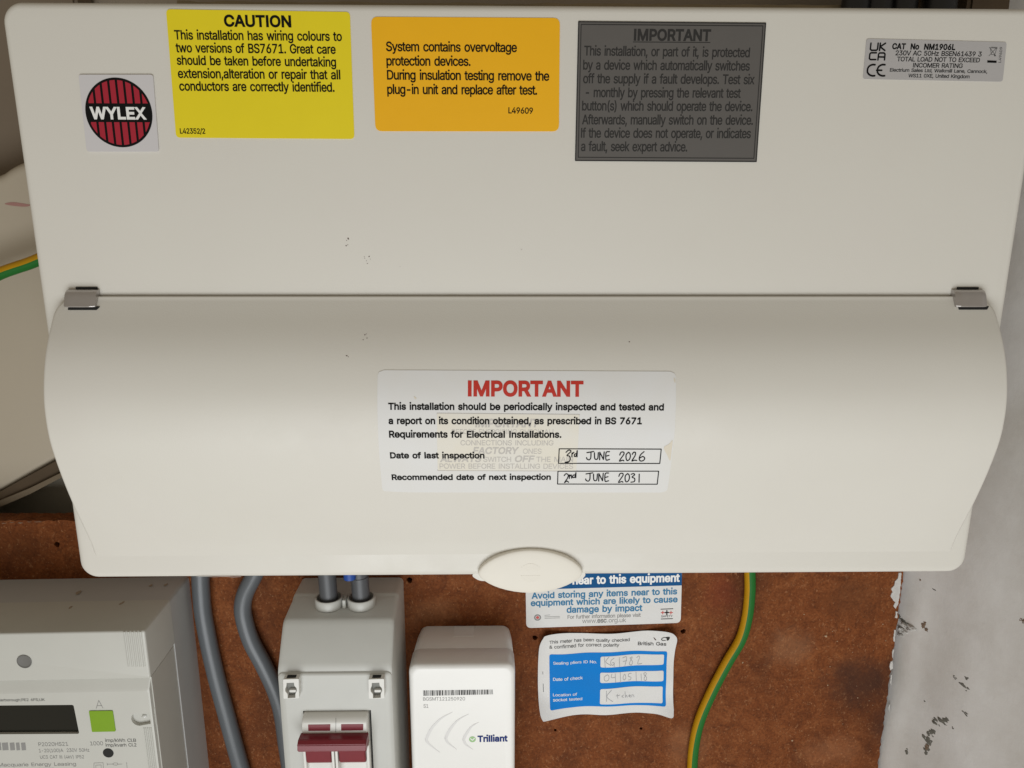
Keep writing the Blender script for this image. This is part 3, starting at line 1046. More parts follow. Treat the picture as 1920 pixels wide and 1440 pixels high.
# round maker's badge
s = flat(zoomed(0, 0, 2.7429))
bd = s.put('badge_plate', [s.quad([(408, 385), (790, 385), (820, 780), (450, 780)], .0012)], .0007, M['badge'], cu, .0007)
tag(bd, 'square pale badge with a round red striped logo')
ec = s.p(616, 581)
ER = .01408
s.put('emblem', [circle(ec.x, ec.y, ER, 64)], .00078, M['ink'], bd)
st = []
for k in range(-4, 4):
    x0 = (k + .5 - .36) * .00325 + .0003; x1 = x0 + .00225
    for sg in (1, -1):
        r = ER * .93
        x0c, x1c = max(x0, -r * .97), min(x1, r * .97)
        lo_ = .0038 * sg
        pts = [(ec.x + x0c, ec.y + lo_), (ec.x + x1c, ec.y + lo_)]
        arc_ = []
        for q in range(7):
            x = x1c + (x0c - x1c) * q / 6
            z = math.sqrt(max(r * r - x * x, 0))
            if z > .0041: arc_.append((ec.x + x, ec.y + sg * z))
        if len(arc_) >= 3:
            c_ = pts + arc_
            st.append(c_ if area2(c_) > 0 else c_[::-1])
s.put('stripes', st, .00084, M['red'], bd)
s.put('lettering', s.line('WYLEX', 472, 611, 760, 613, 57, .065), .00088, M['white'], bd)

# yellow caution sticker
cs_ = s.put('caution_sticker', [s.quad([(855, 48), (1800, 62), (1823, 715), (907, 708)], .0018)], HS, M['yellow'], cu, HS)
tag(cs_, 'yellow sticker headed CAUTION about two wiring colours')
t = s.line('CAUTION', 1155, 135, 1500, 139, 55, .065)
for wd, a in [('This installation has wiring colours to', (900, 203, 1760, 211)), ('two versions of BS7671. Great care', (907, 269, 1728, 277)), ('should be taken before undertaking', (912, 333, 1730, 343)), ('extension,alteration or repair that all', (918, 401, 1752, 408)), ('conductors are correctly identified.', (925, 466, 1722, 472))]:
    t += s.line(wd, *a, 46, .032)
t += s.line('L42352/2', 928, 687, 1058, 688, 26, .03)
s.put('lettering', t, HT, M['ink'], cs_)

# amber sticker
s = flat(zoomed(660, 0, 2.7429))
os_ = s.put('warning_sticker', [s.quad([(98, 87), (1069, 93), (1064, 676), (121, 675)], .0028)], HS, M['orange'], cu, HS)
tag(os_, 'amber sticker about overvoltage protection devices')
t = []
for wd, a in [('System contains overvoltage', (176, 263, 848, 268)), ('protection devices.', (178, 337, 610, 339)), ('During insulation testing remove the', (181, 409, 1014, 415)), ('plug-in unit and replace after test.', (182, 483, 952, 487))]:
    t += s.line(wd, *a, 47, .030)
t += s.line('L49609', 804, 583, 930, 585, 30, .03)
s.put('lettering', t, HT, M['ink'], os_)

# grey notice
s = flat(None)
gs = s.put('notice_sticker', [s.quad([(1084, 40), (1436, 43), (1418, 304), (1078, 302)], .0004)], HS, M['greylab'], cu, HS)
tag(gs, 'dark grey notice headed IMPORTANT with black print')
t = s.line('IMPORTANT', 1188, 75.5, 1332, 76.5, 20, .06)
t += s.pen([[(1187, 79), (1331, 80)]], .0003)
t += s.pen([[(1089.5, 46), (1430, 49), (1413, 297), (1084, 295), (1089.5, 46)]], .00035)
t += s.pen([[(1085, 41), (1435, 44), (1417.4, 303), (1079, 301), (1085, 41)]], .0005)
for wd, a in [('This installation, or part of it, is protected', (1095, 104, 1405, 107.5)), ('by a device which automatically switches', (1093, 130.5, 1405, 132.5)), ('off the supply if a fault develops. Test six', (1093, 156, 1414, 158)), ('- monthly by pressing the relevant test', (1098, 182, 1388, 183.5)), ('button(s) which should operate the device.', (1091, 207, 1410, 208.5)), ('Afterwards, manually switch on the device.', (1091, 233, 1411, 234)), ('If the device does not operate, or indicates', (1089, 258, 1407, 259)), ('a fault, seek expert advice.', (1089, 283, 1288, 284))]:
    t += s.line(wd, *a, 17.5, .022)
s.put('lettering', t, HT, M['greyink'], gs)

# silver rating label
s = flat(zoomed(1600, 60, 6.0))
rl = s.put('rating_label', [s.quad([(145, 75), (1722, 115), (1675, 560), (105, 530)], .0012)], HS, M['silver'], cu, HS)
tag(rl, 'small silver rating label with UKCA and CE marks')
t = s.line('CAT  No  NM1906L', 430, 192, 1140, 203, 60, .07)
for wd, a, cp in [('230V AC 50Hz BSEN61439 3', (468, 263, 1435, 277), 52), ('TOTAL LOAD NOT TO EXCEED', (485, 330, 1415, 343), 49), ('INCOMER RATING', (665, 399, 1222, 406), 48), ('Electrium Sales Ltd, Walkmill Lane, Cannock,', (405, 446, 1500, 464), 36), ('WS11 0XE, United Kingdom', (612, 510, 1300, 522), 38)]:
    t += s.line(wd, *a, cp, .024)
s.put('lettering', t, HT, M['ink'], rl)
mk = []
mk += s.pen([[(194, 128), (187, 195), (200, 208), (255, 208), (268, 195), (275, 128)], [(300, 128), (290, 210)], [(358, 128), (297, 168), (350, 210)]], .00066)
mk += s.pen([[(255, 236), (195, 236), (182, 248), (176, 300), (188, 312), (248, 312)], [(272, 316), (280, 250), (292, 238), (340, 238), (352, 250), (346, 316)], [(276, 282), (348, 284)]], .00066)
s.put('conformity_mark', mk, HT, M['ink'], rl)
mk = []
for ox in (0, 112):
    pts = []
    for k in range(11):
        a = math.radians(75 + 210 * k / 10)
        pts.append((222 + ox + 68 * math.cos(a) - (4 if a > math.pi else 0), 432 - 64 * math.sin(a)))
    mk += s.pen([pts], .00075)
mk += s.pen([[(258, 432), (315, 433)]], .0007)
s.put('conformity_mark', mk, HT, M['ink'], rl)
s.put('bin_bar', [s.quad([(1502, 320), (1607, 324), (1604, 350), (1500, 346)])], HT, M['ink'], rl)
wk = s.pen([[(1535, 180), (1548, 255), (1585, 258), (1608, 182)], [(1525, 180), (1615, 184)], [(1545, 172), (1600, 174)], [(1520, 270), (1612, 172)], [(1528, 176), (1598, 272)]], .00016)
wk += [circle(*s.p(1585, 268), .00025, 10)]
wk += text('L49609', s.p(1655, 345), s.p(1672, 170), .0011)
s.put('bin_symbol', wk, HT, M['greyink'], rl)

# small rust specks on the paint
sp = []
for x, y, r in [(653, 447, 2.6), (650, 451, 1.2), (649, 461, 2.0), (652, 459, 1.1), (684, 484, 1.4), (692, 481, 1.8), (687, 489, 1.0), (689, 494, 1.7), (694, 486, 1.0), (978, 468, 1.3), (683, 481, 1.0), (750, 500, .7)]:
    u, v = P2(x, y, 0)
    k = r * .36 / 1450
    sp.append(flake(u, v, k, k * rb.uniform(.5, 1.1), 0.0, .00012, rb, 7))
for b_ in sp: link('speck', mesh_from(b_, 'speck', 20), M['speck'], cu)
sp = []
for x, y, r in [(684, 628, 1.4), (688, 634, 1.2), (681, 637, 1.0), (650, 667, 1.8), (653, 669, 1.0), (1180, 641, 1.2), (687, 626, .8)]:
    u, v = cover_conv(x, y)
    k = r * .34 / 1450
    sp.append([(u + k * rb.uniform(.5, 1.2) * math.cos(a), v + k * rb.uniform(.4, 1) * math.sin(a)) for a in [math.pi * 2 * q / 8 for q in range(8)]])
for c_ in sp: printed('speck', [c_], cover_map, .0001, M['speck'], cu, .0001)
# scuff along the bottom edge
scf = ribbon([P2(x, y, 0) for x, y in [(368, 1081.5), (385, 1080.5), (402, 1081.5), (420, 1080.6), (438, 1081.8), (452, 1081)]], .00022, True, 0, lambda t_: .3 + .7 * abs(math.sin(9 * t_)))
printed('scuff', scf, plane_map(0.0), .00008, M['ghost'], cu, .0001)

# ------------------------------------------------------------------ inspection sticker on the curved cover
s = Sheet(cover_conv, cover_map, zoomed(660, 660, 2.909))
c = densify(s.quad([(141, 99), (1765, 106), (1718, 765), (167, 764)], .0028), .0018)
ins = strip_sticker('inspection_sticker', c, .00022, M['paper'], cu, .00022)
tag(ins, 'white inspection sticker with red heading and handwritten dates')
c = densify(s.quad([(464, 333), (1240, 340), (1222, 648), (468, 645)]), .0018)
strip_sticker('show_through', c, .00027, M['paper_tint'], ins, 0)
g = s.line('IMPORTANT', 672, 408, 1015, 408, 42, .05, .15)
g += s.line('BEFORE ENERGISING CHECK ALL', 545, 446, 1110, 447, 26)
g += s.line('CONNECTIONS INCLUDING', 592, 507, 1098, 508, 27, .01)
g += s.line('FACTORY', 660, 553, 905, 553, 34, .05, .15) + s.line('ONES', 932, 553, 1033, 553, 27, .01)
g += s.line('ALWAYS', 480, 597, 702, 597, 32, .05, .15) + s.line('SWITCH', 716, 597, 868, 597, 27, .01) + s.line('OFF', 885, 597, 990, 597, 32, .05, .15) + s.line('THE MAIN', 1004, 597, 1205, 597, 27, .01)
g += s.line('POWER BEFORE INSTALLING DEVICES', 478, 634, 1205, 635, 27, .01)
g += s.pen([[(464, 333), (1240, 340)], [(1240, 340), (1222, 648)], [(1222, 648), (468, 645)], [(468, 645), (464, 333)]], .0003)
s.put('ghost_lettering', g, .00031, M['ghost'], ins)
stn = [s.poly(closed_spline([(1700, 520), (1728, 500), (1748, 480), (1742, 540), (1735, 590), (1718, 560)], 4))[::-1], s.poly(closed_spline([(1755, 140), (1763, 150), (1762, 170), (1756, 160)], 3))[::-1], s.poly(closed_spline([(338, 240), (352, 250), (348, 258), (340, 250)], 3))[::-1]]
for q in stn: s.put('tone_patch', [q if area2(q) > 0 else q[::-1]], .00031, M['tone_patch'], ins)
s.put('heading', s.line('IMPORTANT', 632, 237, 1262, 239, 76, .07), .00034, M['redink'], ins)
t = []
for wd, a, cp in [('This installation should be periodically inspected and tested and', (198, 313, 1700, 317), 34), ('a report on its condition obtained, as prescribed in BS 7671', (200, 391, 1580, 392), 34), ('Requirements for Electrical Installations.', (203, 464, 1142, 465), 34), ('Date of last inspection', (209, 577, 723, 577), 30), ('Recommended date of next inspection', (218, 695, 1084, 694), 28)]:
    t += s.line(wd, *a, cp, .055)
t += s.pen([[(1130, 526), (1686, 528), (1678, 606), (1126, 605), (1130, 526)], [(1123, 648), (1672, 648), (1664, 719), (1121, 718), (1123, 648)]], .00046)
s.put('lettering', t, .00036, M['ink'], ins)
def date_strokes(dx, dy, first, year_last):
    S = []
    if first == 3:
        S += [[(1167, 545), (1182, 533), (1194, 540), (1172, 562), (1186, 566), (1190, 582), (1182, 597), (1165, 602)], [(1162, 600), (1178, 596)]]
        S += [[(1199, 570), (1200, 548), (1202, 553), (1210, 545)], [(1222, 552), (1214, 556), (1213, 567), (1222, 565), (1228, 536), (1227, 570)]]
    else:
        S += [[(1162, 556), (1172, 546), (1184, 552), (1180, 570), (1164, 594), (1176, 586), (1186, 592)]]
        S += [[(1190, 572), (1191, 552), (1192, 560), (1200, 552), (1203, 570)], [(1222, 552), (1211, 554), (1209, 566), (1220, 564), (1226, 540), (1225, 568)]]
    S += [[(1281, 547), (1318, 541)], [(1303, 544), (1302, 574), (1294, 586), (1282, 582), (1279, 574)]]
    S += [[(1322, 548), (1323, 576), (1330, 584), (1340, 578), (1343, 547)]]
    S += [[(1350, 586), (1351, 545)], [(1351, 545), (1371, 584)], [(1371, 584), (1375, 543)]]
    S += [[(1404, 542), (1386, 546), (1385, 586), (1404, 584)], [(1386, 566), (1401, 562)]]
    S += [[(1460, 560), (1466, 546), (1480, 544), (1482, 556), (1458, 592), (1476, 588), (1482, 592)]]
    S += [[(1508, 546), (1496, 556), (1494, 576), (1500, 590), (1512, 584), (1518, 566), (1514, 550), (1506, 545)]]
    if year_last == '26':
        S += [[(1528, 556), (1536, 545), (1546, 548), (1542, 566), (1526, 592), (1540, 588), (1552, 590)]]
        S += [[(1592, 542), (1574, 558), (1566, 578), (1572, 592), (1588, 590), (1596, 578), (1586, 568), (1570, 576)]]
    else:
        S += [[(1527, 549), (1540, 545), (1546, 552), (1532, 564), (1546, 572), (1544, 588), (1526, 592)]]
        S += [[(1571, 548), (1570, 592)]]
    return [[(x + dx, y + dy) for x, y in st_] for st_ in S]
hw = s.pen(date_strokes(0, 0, 3, '26'), .00052, 4) + s.pen(date_strokes(-5, 116, 2, '31'), .00052, 4)
s.put('handwriting', hw, .00038, M['biro'], ins)

# ================================================================== paper stickers on the board
s = Sheet(lambda x, y: P2(x, y, YB), plane_map(YB), zoomed(860, 1000, 3.273))
sc0 = s.p(890, 360)
es = thing('safety_sticker', (sc0.x, YB, sc0.y), 'white sticker with blue band reading "near to this equipment", tucked under the unit\'s latch', 'sticker')
s.put('paper', [s.quad([(408, 150), (1373, 118), (1362, 548), (415, 580)], .0035)], .0003, M['paper'], es, .0003)
s.put('blue_band', [s.quad([(411, 170), (1371, 140), (1368, 318), (412, 345)])], .00036, M['blue_dark'], es)
s.put('white_lettering', s.line('near to this equipment', 698, 310, 1356, 293, 46, .06), .00042, M['white'], es)
t = s.line('Avoid storing any items near to this', 447, 399, 1340, 371, 35, .055)
t += s.line('equipment which are likely to cause', 442, 444, 1343, 420, 35, .055)
t += s.line('damage by impact', 662, 485, 1127, 473, 36, .055)
s.put('blue_lettering', t, .00036, M['blue_mid'], es)
t = s.line('For further information please visit', 668, 523, 1117, 510, 22, .02)
t += s.line('www.', 758, 549, 848, 547, 26) + s.line('esc', 850, 547, 908, 545, 28, .05) + s.line('.org.uk', 912, 545, 1027, 543, 26)
lg = s.p(484, 515)
t += ribbon([(lg.x + .0019 * math.cos(a), lg.y + .0019 * math.sin(a)) for a in [math.pi * 2 * k / 16 for k in range(17)]], .0009)
for k, y in enumerate((502, 511, 520)):
    t += s.pen([[(528, y), (560 if k == 0 else 620, y - 3)]], .0003)
s.put('small_lettering', t, .00036, M['faintink'], es)
lg2 = []
for x in (1252, 1276, 1302):
    q = s.p(x, 485)
    lg2 += ribbon([(q.x - .0011, q.y), (q.x + .0011, q.y)], .0006) + ribbon([(q.x, q.y - .0011), (q.x, q.y + .0011)], .0006)
s.put('red_crosses', lg2, .00036, M['redink'], es)
s.put('red_dot', [circle(lg.x, lg.y, .0011, 12)], .00036, M['redink'], es)
s.put('black_cross', ribbon([tuple(s.p(1266, 485)), tuple(s.p(1288, 484))], .0008) + ribbon([tuple(s.p(1277, 472)), tuple(s.p(1277, 498))], .0008) + s.pen([[(1240, 464), (1314, 461)], [(1242, 524), (1312, 522)]], .0005) + s.line('SAFETY', 1242, 514, 1312, 512, 12), .0004, M['ink'], es)

# wavy meter check sticker
zb = zoomed(980, 1170, 6.4)
q0 = P2(*zb(1000, 560), YB)
def wavy(u, v, h):
    a, b = u - q0[0], v - q0[1]
    lift = .0012 + .0005 * math.sin(a * 190 + 1.1) + .0004 * math.sin(b * 260 + a * 80)
    lift += max(0, abs(a) + abs(b) * .9 - .050) ** 2 * 14
    return Vector((u, YB - h - lift, v))
s = Sheet(lambda x, y: P2(x, y, YB), wavy, zb)
bgk = thing('check_sticker', (q0[0], YB, q0[1]), 'curling white and blue meter check sticker with three handwritten fields', 'sticker')
def sp_poly(pts, n=4):
    c_ = s.poly(closed_spline(pts, n))
    return c_ if area2(c_) > 0 else c_[::-1]
c = sp_poly([(310, 88), (750, 102), (1000, 98), (1300, 85), (1560, 60), (1730, 40), (1795, 62), (1830, 135), (1815, 300), (1803, 600), (1790, 900), (1785, 975), (1755, 1033), (1600, 1030), (1400, 1050), (1000, 1075), (700, 1072), (300, 1083), (225, 1055), (195, 950), (184, 780), (182, 600), (188, 400), (198, 230), (240, 125)])
s.put('paper', [densify(c, .002)], .0002, M['paper'], bgk, .0002, .002)
c = densify(s.quad([(318, 345), (1728, 303), (1705, 945), (325, 996)], .0018), .002)
s.put('blue_panel', [c], .00030, M['blue_bg'], bgk, 0, .002)
fd = []
for qd in ([(930, 372), (1690, 343), (1686, 470), (928, 500)], [(927, 566), (1684, 537), (1680, 660), (926, 692)], [(925, 760), (1674, 725), (1668, 916), (922, 946)]):
    fd.append(densify(s.quad(qd, .0014), .002))
for f in fd: s.put('write_in_field', [f], .00042, M['paper'], bgk, 0, .002)
t = s.line('Sealing pliers ID No.', 365, 470, 885, 450, 34, .01) + s.line('Date of check', 362, 656, 720, 651, 34, .01) + s.line('Location of', 362, 849, 650, 842, 34, .01) + s.line('socket tested', 362, 908, 712, 902, 34, .01)
s.put('white_lettering', t, .00046, M['white'], bgk)
t = s.line('This meter has been quality checked', 318, 212, 1280, 190, 38, .006) + s.line('& confirmed for correct polarity', 318, 273, 1155, 252, 38, .006) + s.line('British Gas', 1378, 241, 1712, 229, 40, .015)
t += [sp_poly([(1745, 105), (1738, 150), (1715, 162), (1712, 135), (1690, 125)], 4)]
t += s.pen([[(1690, 122), (1662, 138), (1655, 158), (1668, 168), (1700, 162)]], .0005)
t += s.pen([[(240, 560), (248, 800)]], .0003)
s.put('lettering', t, .00036, M['greyink'], bgk)
s.put('dirt_speck', [sp_poly([(1562, 136), (1580, 150), (1594, 166), (1588, 174), (1572, 160)], 3)], .00034, M['speck'], bgk)
H1 = [[(975, 380), (985, 495)], [(1030, 375), (990, 430), (1050, 470)], [(1090, 390), (1055, 415), (1052, 455), (1075, 470), (1095, 445), (1070, 440)], [(1092, 442), (1092, 492)], [(1155, 385), (1158, 488)], [(1195, 392), (1245, 384), (1222, 480)], [(1200, 432), (1245, 426)], [(1310, 385), (1285, 400), (1315, 440), (1300, 478), (1275, 460), (1312, 395)], [(1365, 395), (1390, 375), (1400, 395), (1375, 465), (1425, 460)]]
H2 = [[(1010, 590), (975, 620), (985, 665), (1025, 655), (1030, 605), (1010, 588)], [(1065, 580), (1060, 625), (1110, 618)], [(1105, 575), (1112, 680)], [(1165, 560), (1172, 685)], [(1215, 585), (1200, 630), (1215, 660), (1235, 630), (1222, 585)], [(1300, 575), (1270, 580), (1265, 615), (1295, 625), (1290, 655), (1265, 660)], [(1355, 560), (1360, 670)], [(1415, 580), (1420, 660)], [(1470, 560), (1445, 580), (1480, 620), (1470, 660), (1450, 640), (1480, 570)]]
H3 = [[(1000, 780), (1000, 905)], [(1060, 770), (1003, 845), (1075, 905)], [(1130, 820), (1135, 865)], [(1118, 838), (1160, 832)], [(1205, 835), (1185, 848), (1205, 862)], [(1225, 795), (1228, 862), (1240, 838), (1252, 862)], [(1268, 850), (1290, 845), (1280, 836), (1268, 850), (1290, 862)], [(1305, 862), (1308, 838), (1325, 840), (1332, 860)]]
s.put('handwriting', s.pen(H1 + H2 + H3, .00036, 3), .00056, M['pencil'], bgk)

# ================================================================== cables below the unit
def cable(name, pxs, Y, r, m, label, group=None, start=None, end=None, seg=16, colour=None):
    path = [at(x, y, Y) for x, y in pxs]
    if start: path = start + path
    if end: path = path + end
    o = link(name, mesh_from(tube(open_spline(path, 8), r, seg, colour), name, 60), m)
    return tag(o, label, 'cable', group)
yc = YB - .0062
cable('grey_cable', [(376, 1060), (376, 1085), (378, 1120), (381, 1150), (390, 1200), (401, 1250), (411, 1290), (430, 1360), (452, 1440), (470, 1500), (480, 1560)], yc, .0055, M['cable'], 'grey sheathed cable between the electricity meter and a second grey cable', 'grey meter tails')
cable('grey_cable', [(490, 1050), (476, 1080), (460, 1112), (455, 1140), (460, 1170), (472, 1205), (493, 1245), (515, 1292), (528, 1335), (536, 1390), (545, 1450), (560, 1540)], yc, .0055, M['cable'], 'grey sheathed cable curving in behind the switch box with the red toggle', 'grey meter tails')
def two_tone(k0, k1):
    return lambda a: 0 if k0 <= a <= k1 else 1
ec_ = cable('earth_cable', [(1404, 1030), (1406, 1077), (1406, 1111), (1401, 1157), (1389, 1199), (1364, 1242), (1336, 1295), (1313, 1348), (1302, 1394), (1298, 1440), (1297, 1520), (1300, 1620), (1306, 1720)], YB - .0042, .0036, [M['earth_y'], M['earth_g']], 'green and yellow earth cable snaking down the brown board beside the white wall', None, None, None, 32, lambda a: 0 if a >= .81 or a < .2 else 1)
ec2 = cable('earth_cable', [(-200, 580), (-60, 540), (0, 513), (30, 502), (62, 491), (130, 462)], .115, .0036, [M['earth_y'], M['earth_g']], 'green and yellow earth cable crossing the cream casing at far left', None, None, None, 32, lambda a: 0 if .28 <= a <= .76 else 1)

# ================================================================== isolator switch box
XL, XRi = -.1425, -.0764
iso = thing('isolator_switch', (-.109, YB, -.40), 'pale grey switch box with red toggle, between grey cables and the white hub', 'switch')
zb_ = -.43
def iso_loop(Y, zt, i=0.0, r=.003):
    return rr_loop(XL + i, XRi - i, zb_, zt - i * .3, Y, r, 5)
prof_iso = [(YB, -.2420), (.0905, -.2418), (.0895, -.2418), (.0880, -.2424), (.0865, -.2432), (.0660, -.2446), (.0640, -.2458), (.0620, -.2480), (.0495, -.2640), (.0484, -.2666), (.0479, -.2690)]
L = []
for Y, zt in prof_iso:
    i = 0.0
    if Y < .062: i = .0000
    L.append(iso_loop(Y, zt, i))
# rounded front edge
for k in range(1, 5):
    a = math.pi / 2 * k / 4
    L.append(iso_loop(.0478 - .0018 * math.sin(a), -.2690 - .0006 * (1 - math.cos(a)), .0040 * (1 - math.cos(a)), .003))
# opening in the front for the switch module: body front is cut by a real recess
YF = .0460
bm = loft(L, True, False)
# front face with an opening
zf = zoomed(500, 1240, 7.2)
o0 = P2(*zf(490, 668), YF); o1 = P2(*zf(1408, 668), YF)
ox0, ox1, oz1 = o0[0], o1[0], o0[1]
front_loop = [(p.x, p.z) for p in L[-1]]
if area2(front_loop) < 0: front_loop = front_loop[::-1]
oz0 = oz1 - .047
hole = [(ox0, oz0), (ox1, oz0), (ox1, oz1), (ox0, oz1)]
link('housing', mesh_from(bm, 'housing', 28), M['plastic_iso'], iso)
bpy.data.objects['housing'].data.flip_normals() if False else None
front = printed('front_plate', [front_loop, hole[::-1]], plane_map(YF), 0.0, M['plastic_iso'], iso, .004)
link('recess', box_mesh(ox0 - .0005, ox1 + .0005, YF + .0042, YF + .0052, oz0, oz1 + .0005, 'recess'), M['black'], iso)
# switch module
g = .0006
mx0, mx1 = ox0 + .0003, ox1 - .0013
mz1 = oz1 - .0003
md = tag(link('switch_module', mesh_from(loft([rr_loop(mx0, mx1, oz0, mz1, YF + .004, .0012, 4), rr_loop(mx0, mx1, oz0, mz1 - .0002, YF + .0005, .0012, 4), rr_loop(mx0 + .0001, mx1 - .0001, oz0, mz1 - .0008, YF - .0035, .0012, 4), rr_loop(mx0 + .0002, mx1 - .0002, oz0, mz1 - .0026, YF - .0060, .0012, 4), rr_loop(mx0 + .0006, mx1 - .0006, oz0, mz1 - .0036, YF - .0066, .0012, 4)]), 'switch_module', 40), M['plastic_w'], iso), 'white double switch module with dark red toggle bar')
ym = YF - .0066
s = Sheet(lambda x, y: P2(x, y, ym), plane_map(ym), zf)
for qd in ([(560, 853), (860, 848), (858, 935), (562, 938)], [(1005, 848), (1305, 845), (1303, 930), (1006, 935)]):
    s.put('indicator_window', [s.quad(qd, .0002)], .00012, M['toggle'], md, .0001)
s.put('module_joint', [ribbon(s.poly([(935, 760), (933, 960)]), .00018, False)[0]], .0001, M['greyink'], md)
# toggle bar: rounded body standing forward of the module
def toggle():
    parts = []
    a = at(*zf(440, 1120), ym - .004); b = at(*zf(1362, 1120), ym - .004)
    zt = P2(*zf(900, 1055), ym - .006)[1]; zbm = P2(*zf(900, 1195), ym - .006)[1]
    def prism(x0, x1, pr, bev=.0004):
        bm = bmesh.new()
        A = [bm.verts.new((x0, y, z)) for y, z in pr]; B = [bm.verts.new((x1, y, z)) for y, z in pr]
        n = len(pr)
        bm.faces.new(A); bm.faces.new(B[::-1])
        for i in range(n): bm.faces.new((A[i], B[i], B[(i + 1) % n], A[(i + 1) % n]))
        bmesh.ops.bevel(bm, geom=bm.edges[:], offset=bev, segments=2, affect='EDGES')
        return bm
    parts.append(prism(a.x, b.x, [(ym + .001, zt - .0005), (ym - .006, zt), (ym - .0085, zt - .0018), (ym - .0088, zbm + .0014), (ym - .0075, zbm), (ym + .001, zbm - .0005)]))
    for xs in ((540, 880), (985, 1340)):
        x0 = P2(*zf(xs[0], 1280), ym - .004)[0]; x1 = P2(*zf(xs[1], 1280), ym - .004)[0]
        zl = P2(*zf(900, 1370), ym - .004)[1]
        parts.append(prism(x0, x1, [(ym + .001, zbm + .001), (ym - .0062, zbm + .0008), (ym - .0055, zl + .002), (ym - .004, zl), (ym + .001, zl)]))
    return join_bm(parts), zbm
tg, zbm = toggle()
link('toggle', mesh_from(tg, 'toggle', 30), M['toggle'], md)
# white ribs between and beside the toggle
rib = []
for x0_, x1_ in ((892, 928), (940, 976), (490, 528), (1345, 1385)):
    u0 = P2(*zf(x0_, 1300), ym - .004)[0]; u1 = P2(*zf(x1_, 1300), ym - .004)[0]
    b_ = soft_box(u0, u1, oz0, zbm + .0005, ym - .0068 if 880 < x0_ < 990 else ym - .0035, ym + .001, .0003, .0004, 3)
    rib.append(b_)
link('guard_rib', mesh_from(join_bm(rib), 'guard_rib', 40), M['plastic_w'], md)
# lower lip of module
# seal clips
def seal_clip(dx):
    yc_ = YF - .0048
    sx = Sheet(lambda x, y: P2(x, y, yc_), plane_map(yc_), lambda x, y: zf(x + dx, y))
    out = sx.quad([(222, 245), (432, 238), (438, 500), (228, 505)], .0006)
    hole_ = sx.poly([(268, 292), (368, 288), (374, 330), (402, 362), (408, 398), (388, 440), (388, 492), (284, 498), (282, 445), (252, 405), (250, 372), (266, 335)])
    if area2(hole_) > 0: hole_ = hole_[::-1]
    o = printed('seal_clip', [out, hole_], plane_map(yc_), 0, M['plastic_w'], iso, .0048, None, 30)
    xs = [p[0] for p in out]; zs = [p[1] for p in out]
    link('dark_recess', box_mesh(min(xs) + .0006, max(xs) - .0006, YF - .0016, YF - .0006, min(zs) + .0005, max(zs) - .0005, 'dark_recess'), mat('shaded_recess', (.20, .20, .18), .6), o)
    u, v = sx.p(342, 420)
    link('screw', mesh_from(soft_box(u - .0020, u + .0022, v - .0010, v + .0008, yc_ + .0012, YF, .0007, .0004, 4), 'screw', 40), M['plastic_w'], o)
    # slot in the top of the clip
    link('slot', box_mesh(min(xs) + .0022, max(xs) - .0020, yc_ + .0012, yc_ + .0040, max(zs) - .0004, max(zs) + .0001, 'slot'), M['black'], o)
    return o
seal_clip(0)
seal_clip(1152)
# terminal collars and tails
def ring_mesh(cx_, cy_, z0, z1, ro, ri, n=28):
    bm = bmesh.new()
    R = []
    for r_, z in ((ro, z0), (ro, z1 - .0008), (ro - .0005, z1), (ri + .0003, z1), (ri, z1 - .0006), (ri, z0)):
        R.append([bm.verts.new((cx_ + r_ * math.cos(2 * math.pi * k / n), cy_ + r_ * math.sin(2 * math.pi * k / n), z)) for k in range(n)])
    for a, b in zip(R, R[1:]):
        for k in range(n): bm.faces.new((a[k], a[(k + 1) % n], b[(k + 1) % n], b[k]))
    return bm
YT = .0790
ca_, cb_ = at(616.5, 1112, YT), at(677, 1110, YT)
rings = []
for q in (ca_, cb_):
    rings.append(ring_mesh(q.x, YT, -.2440, -.2382, .0086, .0071))
b3 = soft_box((ca_.x + cb_.x) / 2 - .0011, (ca_.x + cb_.x) / 2 + .0011, -.2440, -.2380, YT - .0050, YT + .003, .0008, .0008, 4)
link('cable_collar', mesh_from(join_bm(rings + [b3]), 'cable_collar', 45), M['plastic_iso'], iso)
for k, q in enumerate((ca_, cb_)):
    lab = ['dark grey cable entering the left collar of the switch box', 'dark grey cable with a blue sleeve entering the right collar of the switch box'][k]
    pth = open_spline([Vector((q.x, YT, -.2435)), Vector((q.x - .0005, YT, -.222)), Vector((q.x - .001, YT - .001, -.20)), Vector((q.x - .002, YT - .002, -.175))], 8)
    if k == 0:
        o = link('meter_tail', mesh_from(tube(pth, .0054, 18), 'meter_tail', 60), M['cable_dark'])
    else:
        o = thing('meter_tail', (q.x, YT, -.2435), lab, 'cable')
        link('sheath', mesh_from(tube(pth[:8], .0054, 18), 'sheath', 60), M['cable_dark'], o)
        bq = at(656, 1084.5, YT - .0075)
        bl = tube([bq, bq + Vector((-.0003, 0, .02)), bq + Vector((-.0005, 0, .042))], .0036, 16)
        link('blue_sleeve', mesh_from(bl, 'blue_sleeve', 60), M['blue_core'], o)
        link('sheath', mesh_from(tube(pth[6:], .0050, 18), 'sheath', 60), M['cable_dark'], o)
    tag(o, lab, 'cable', 'cables entering the switch box')

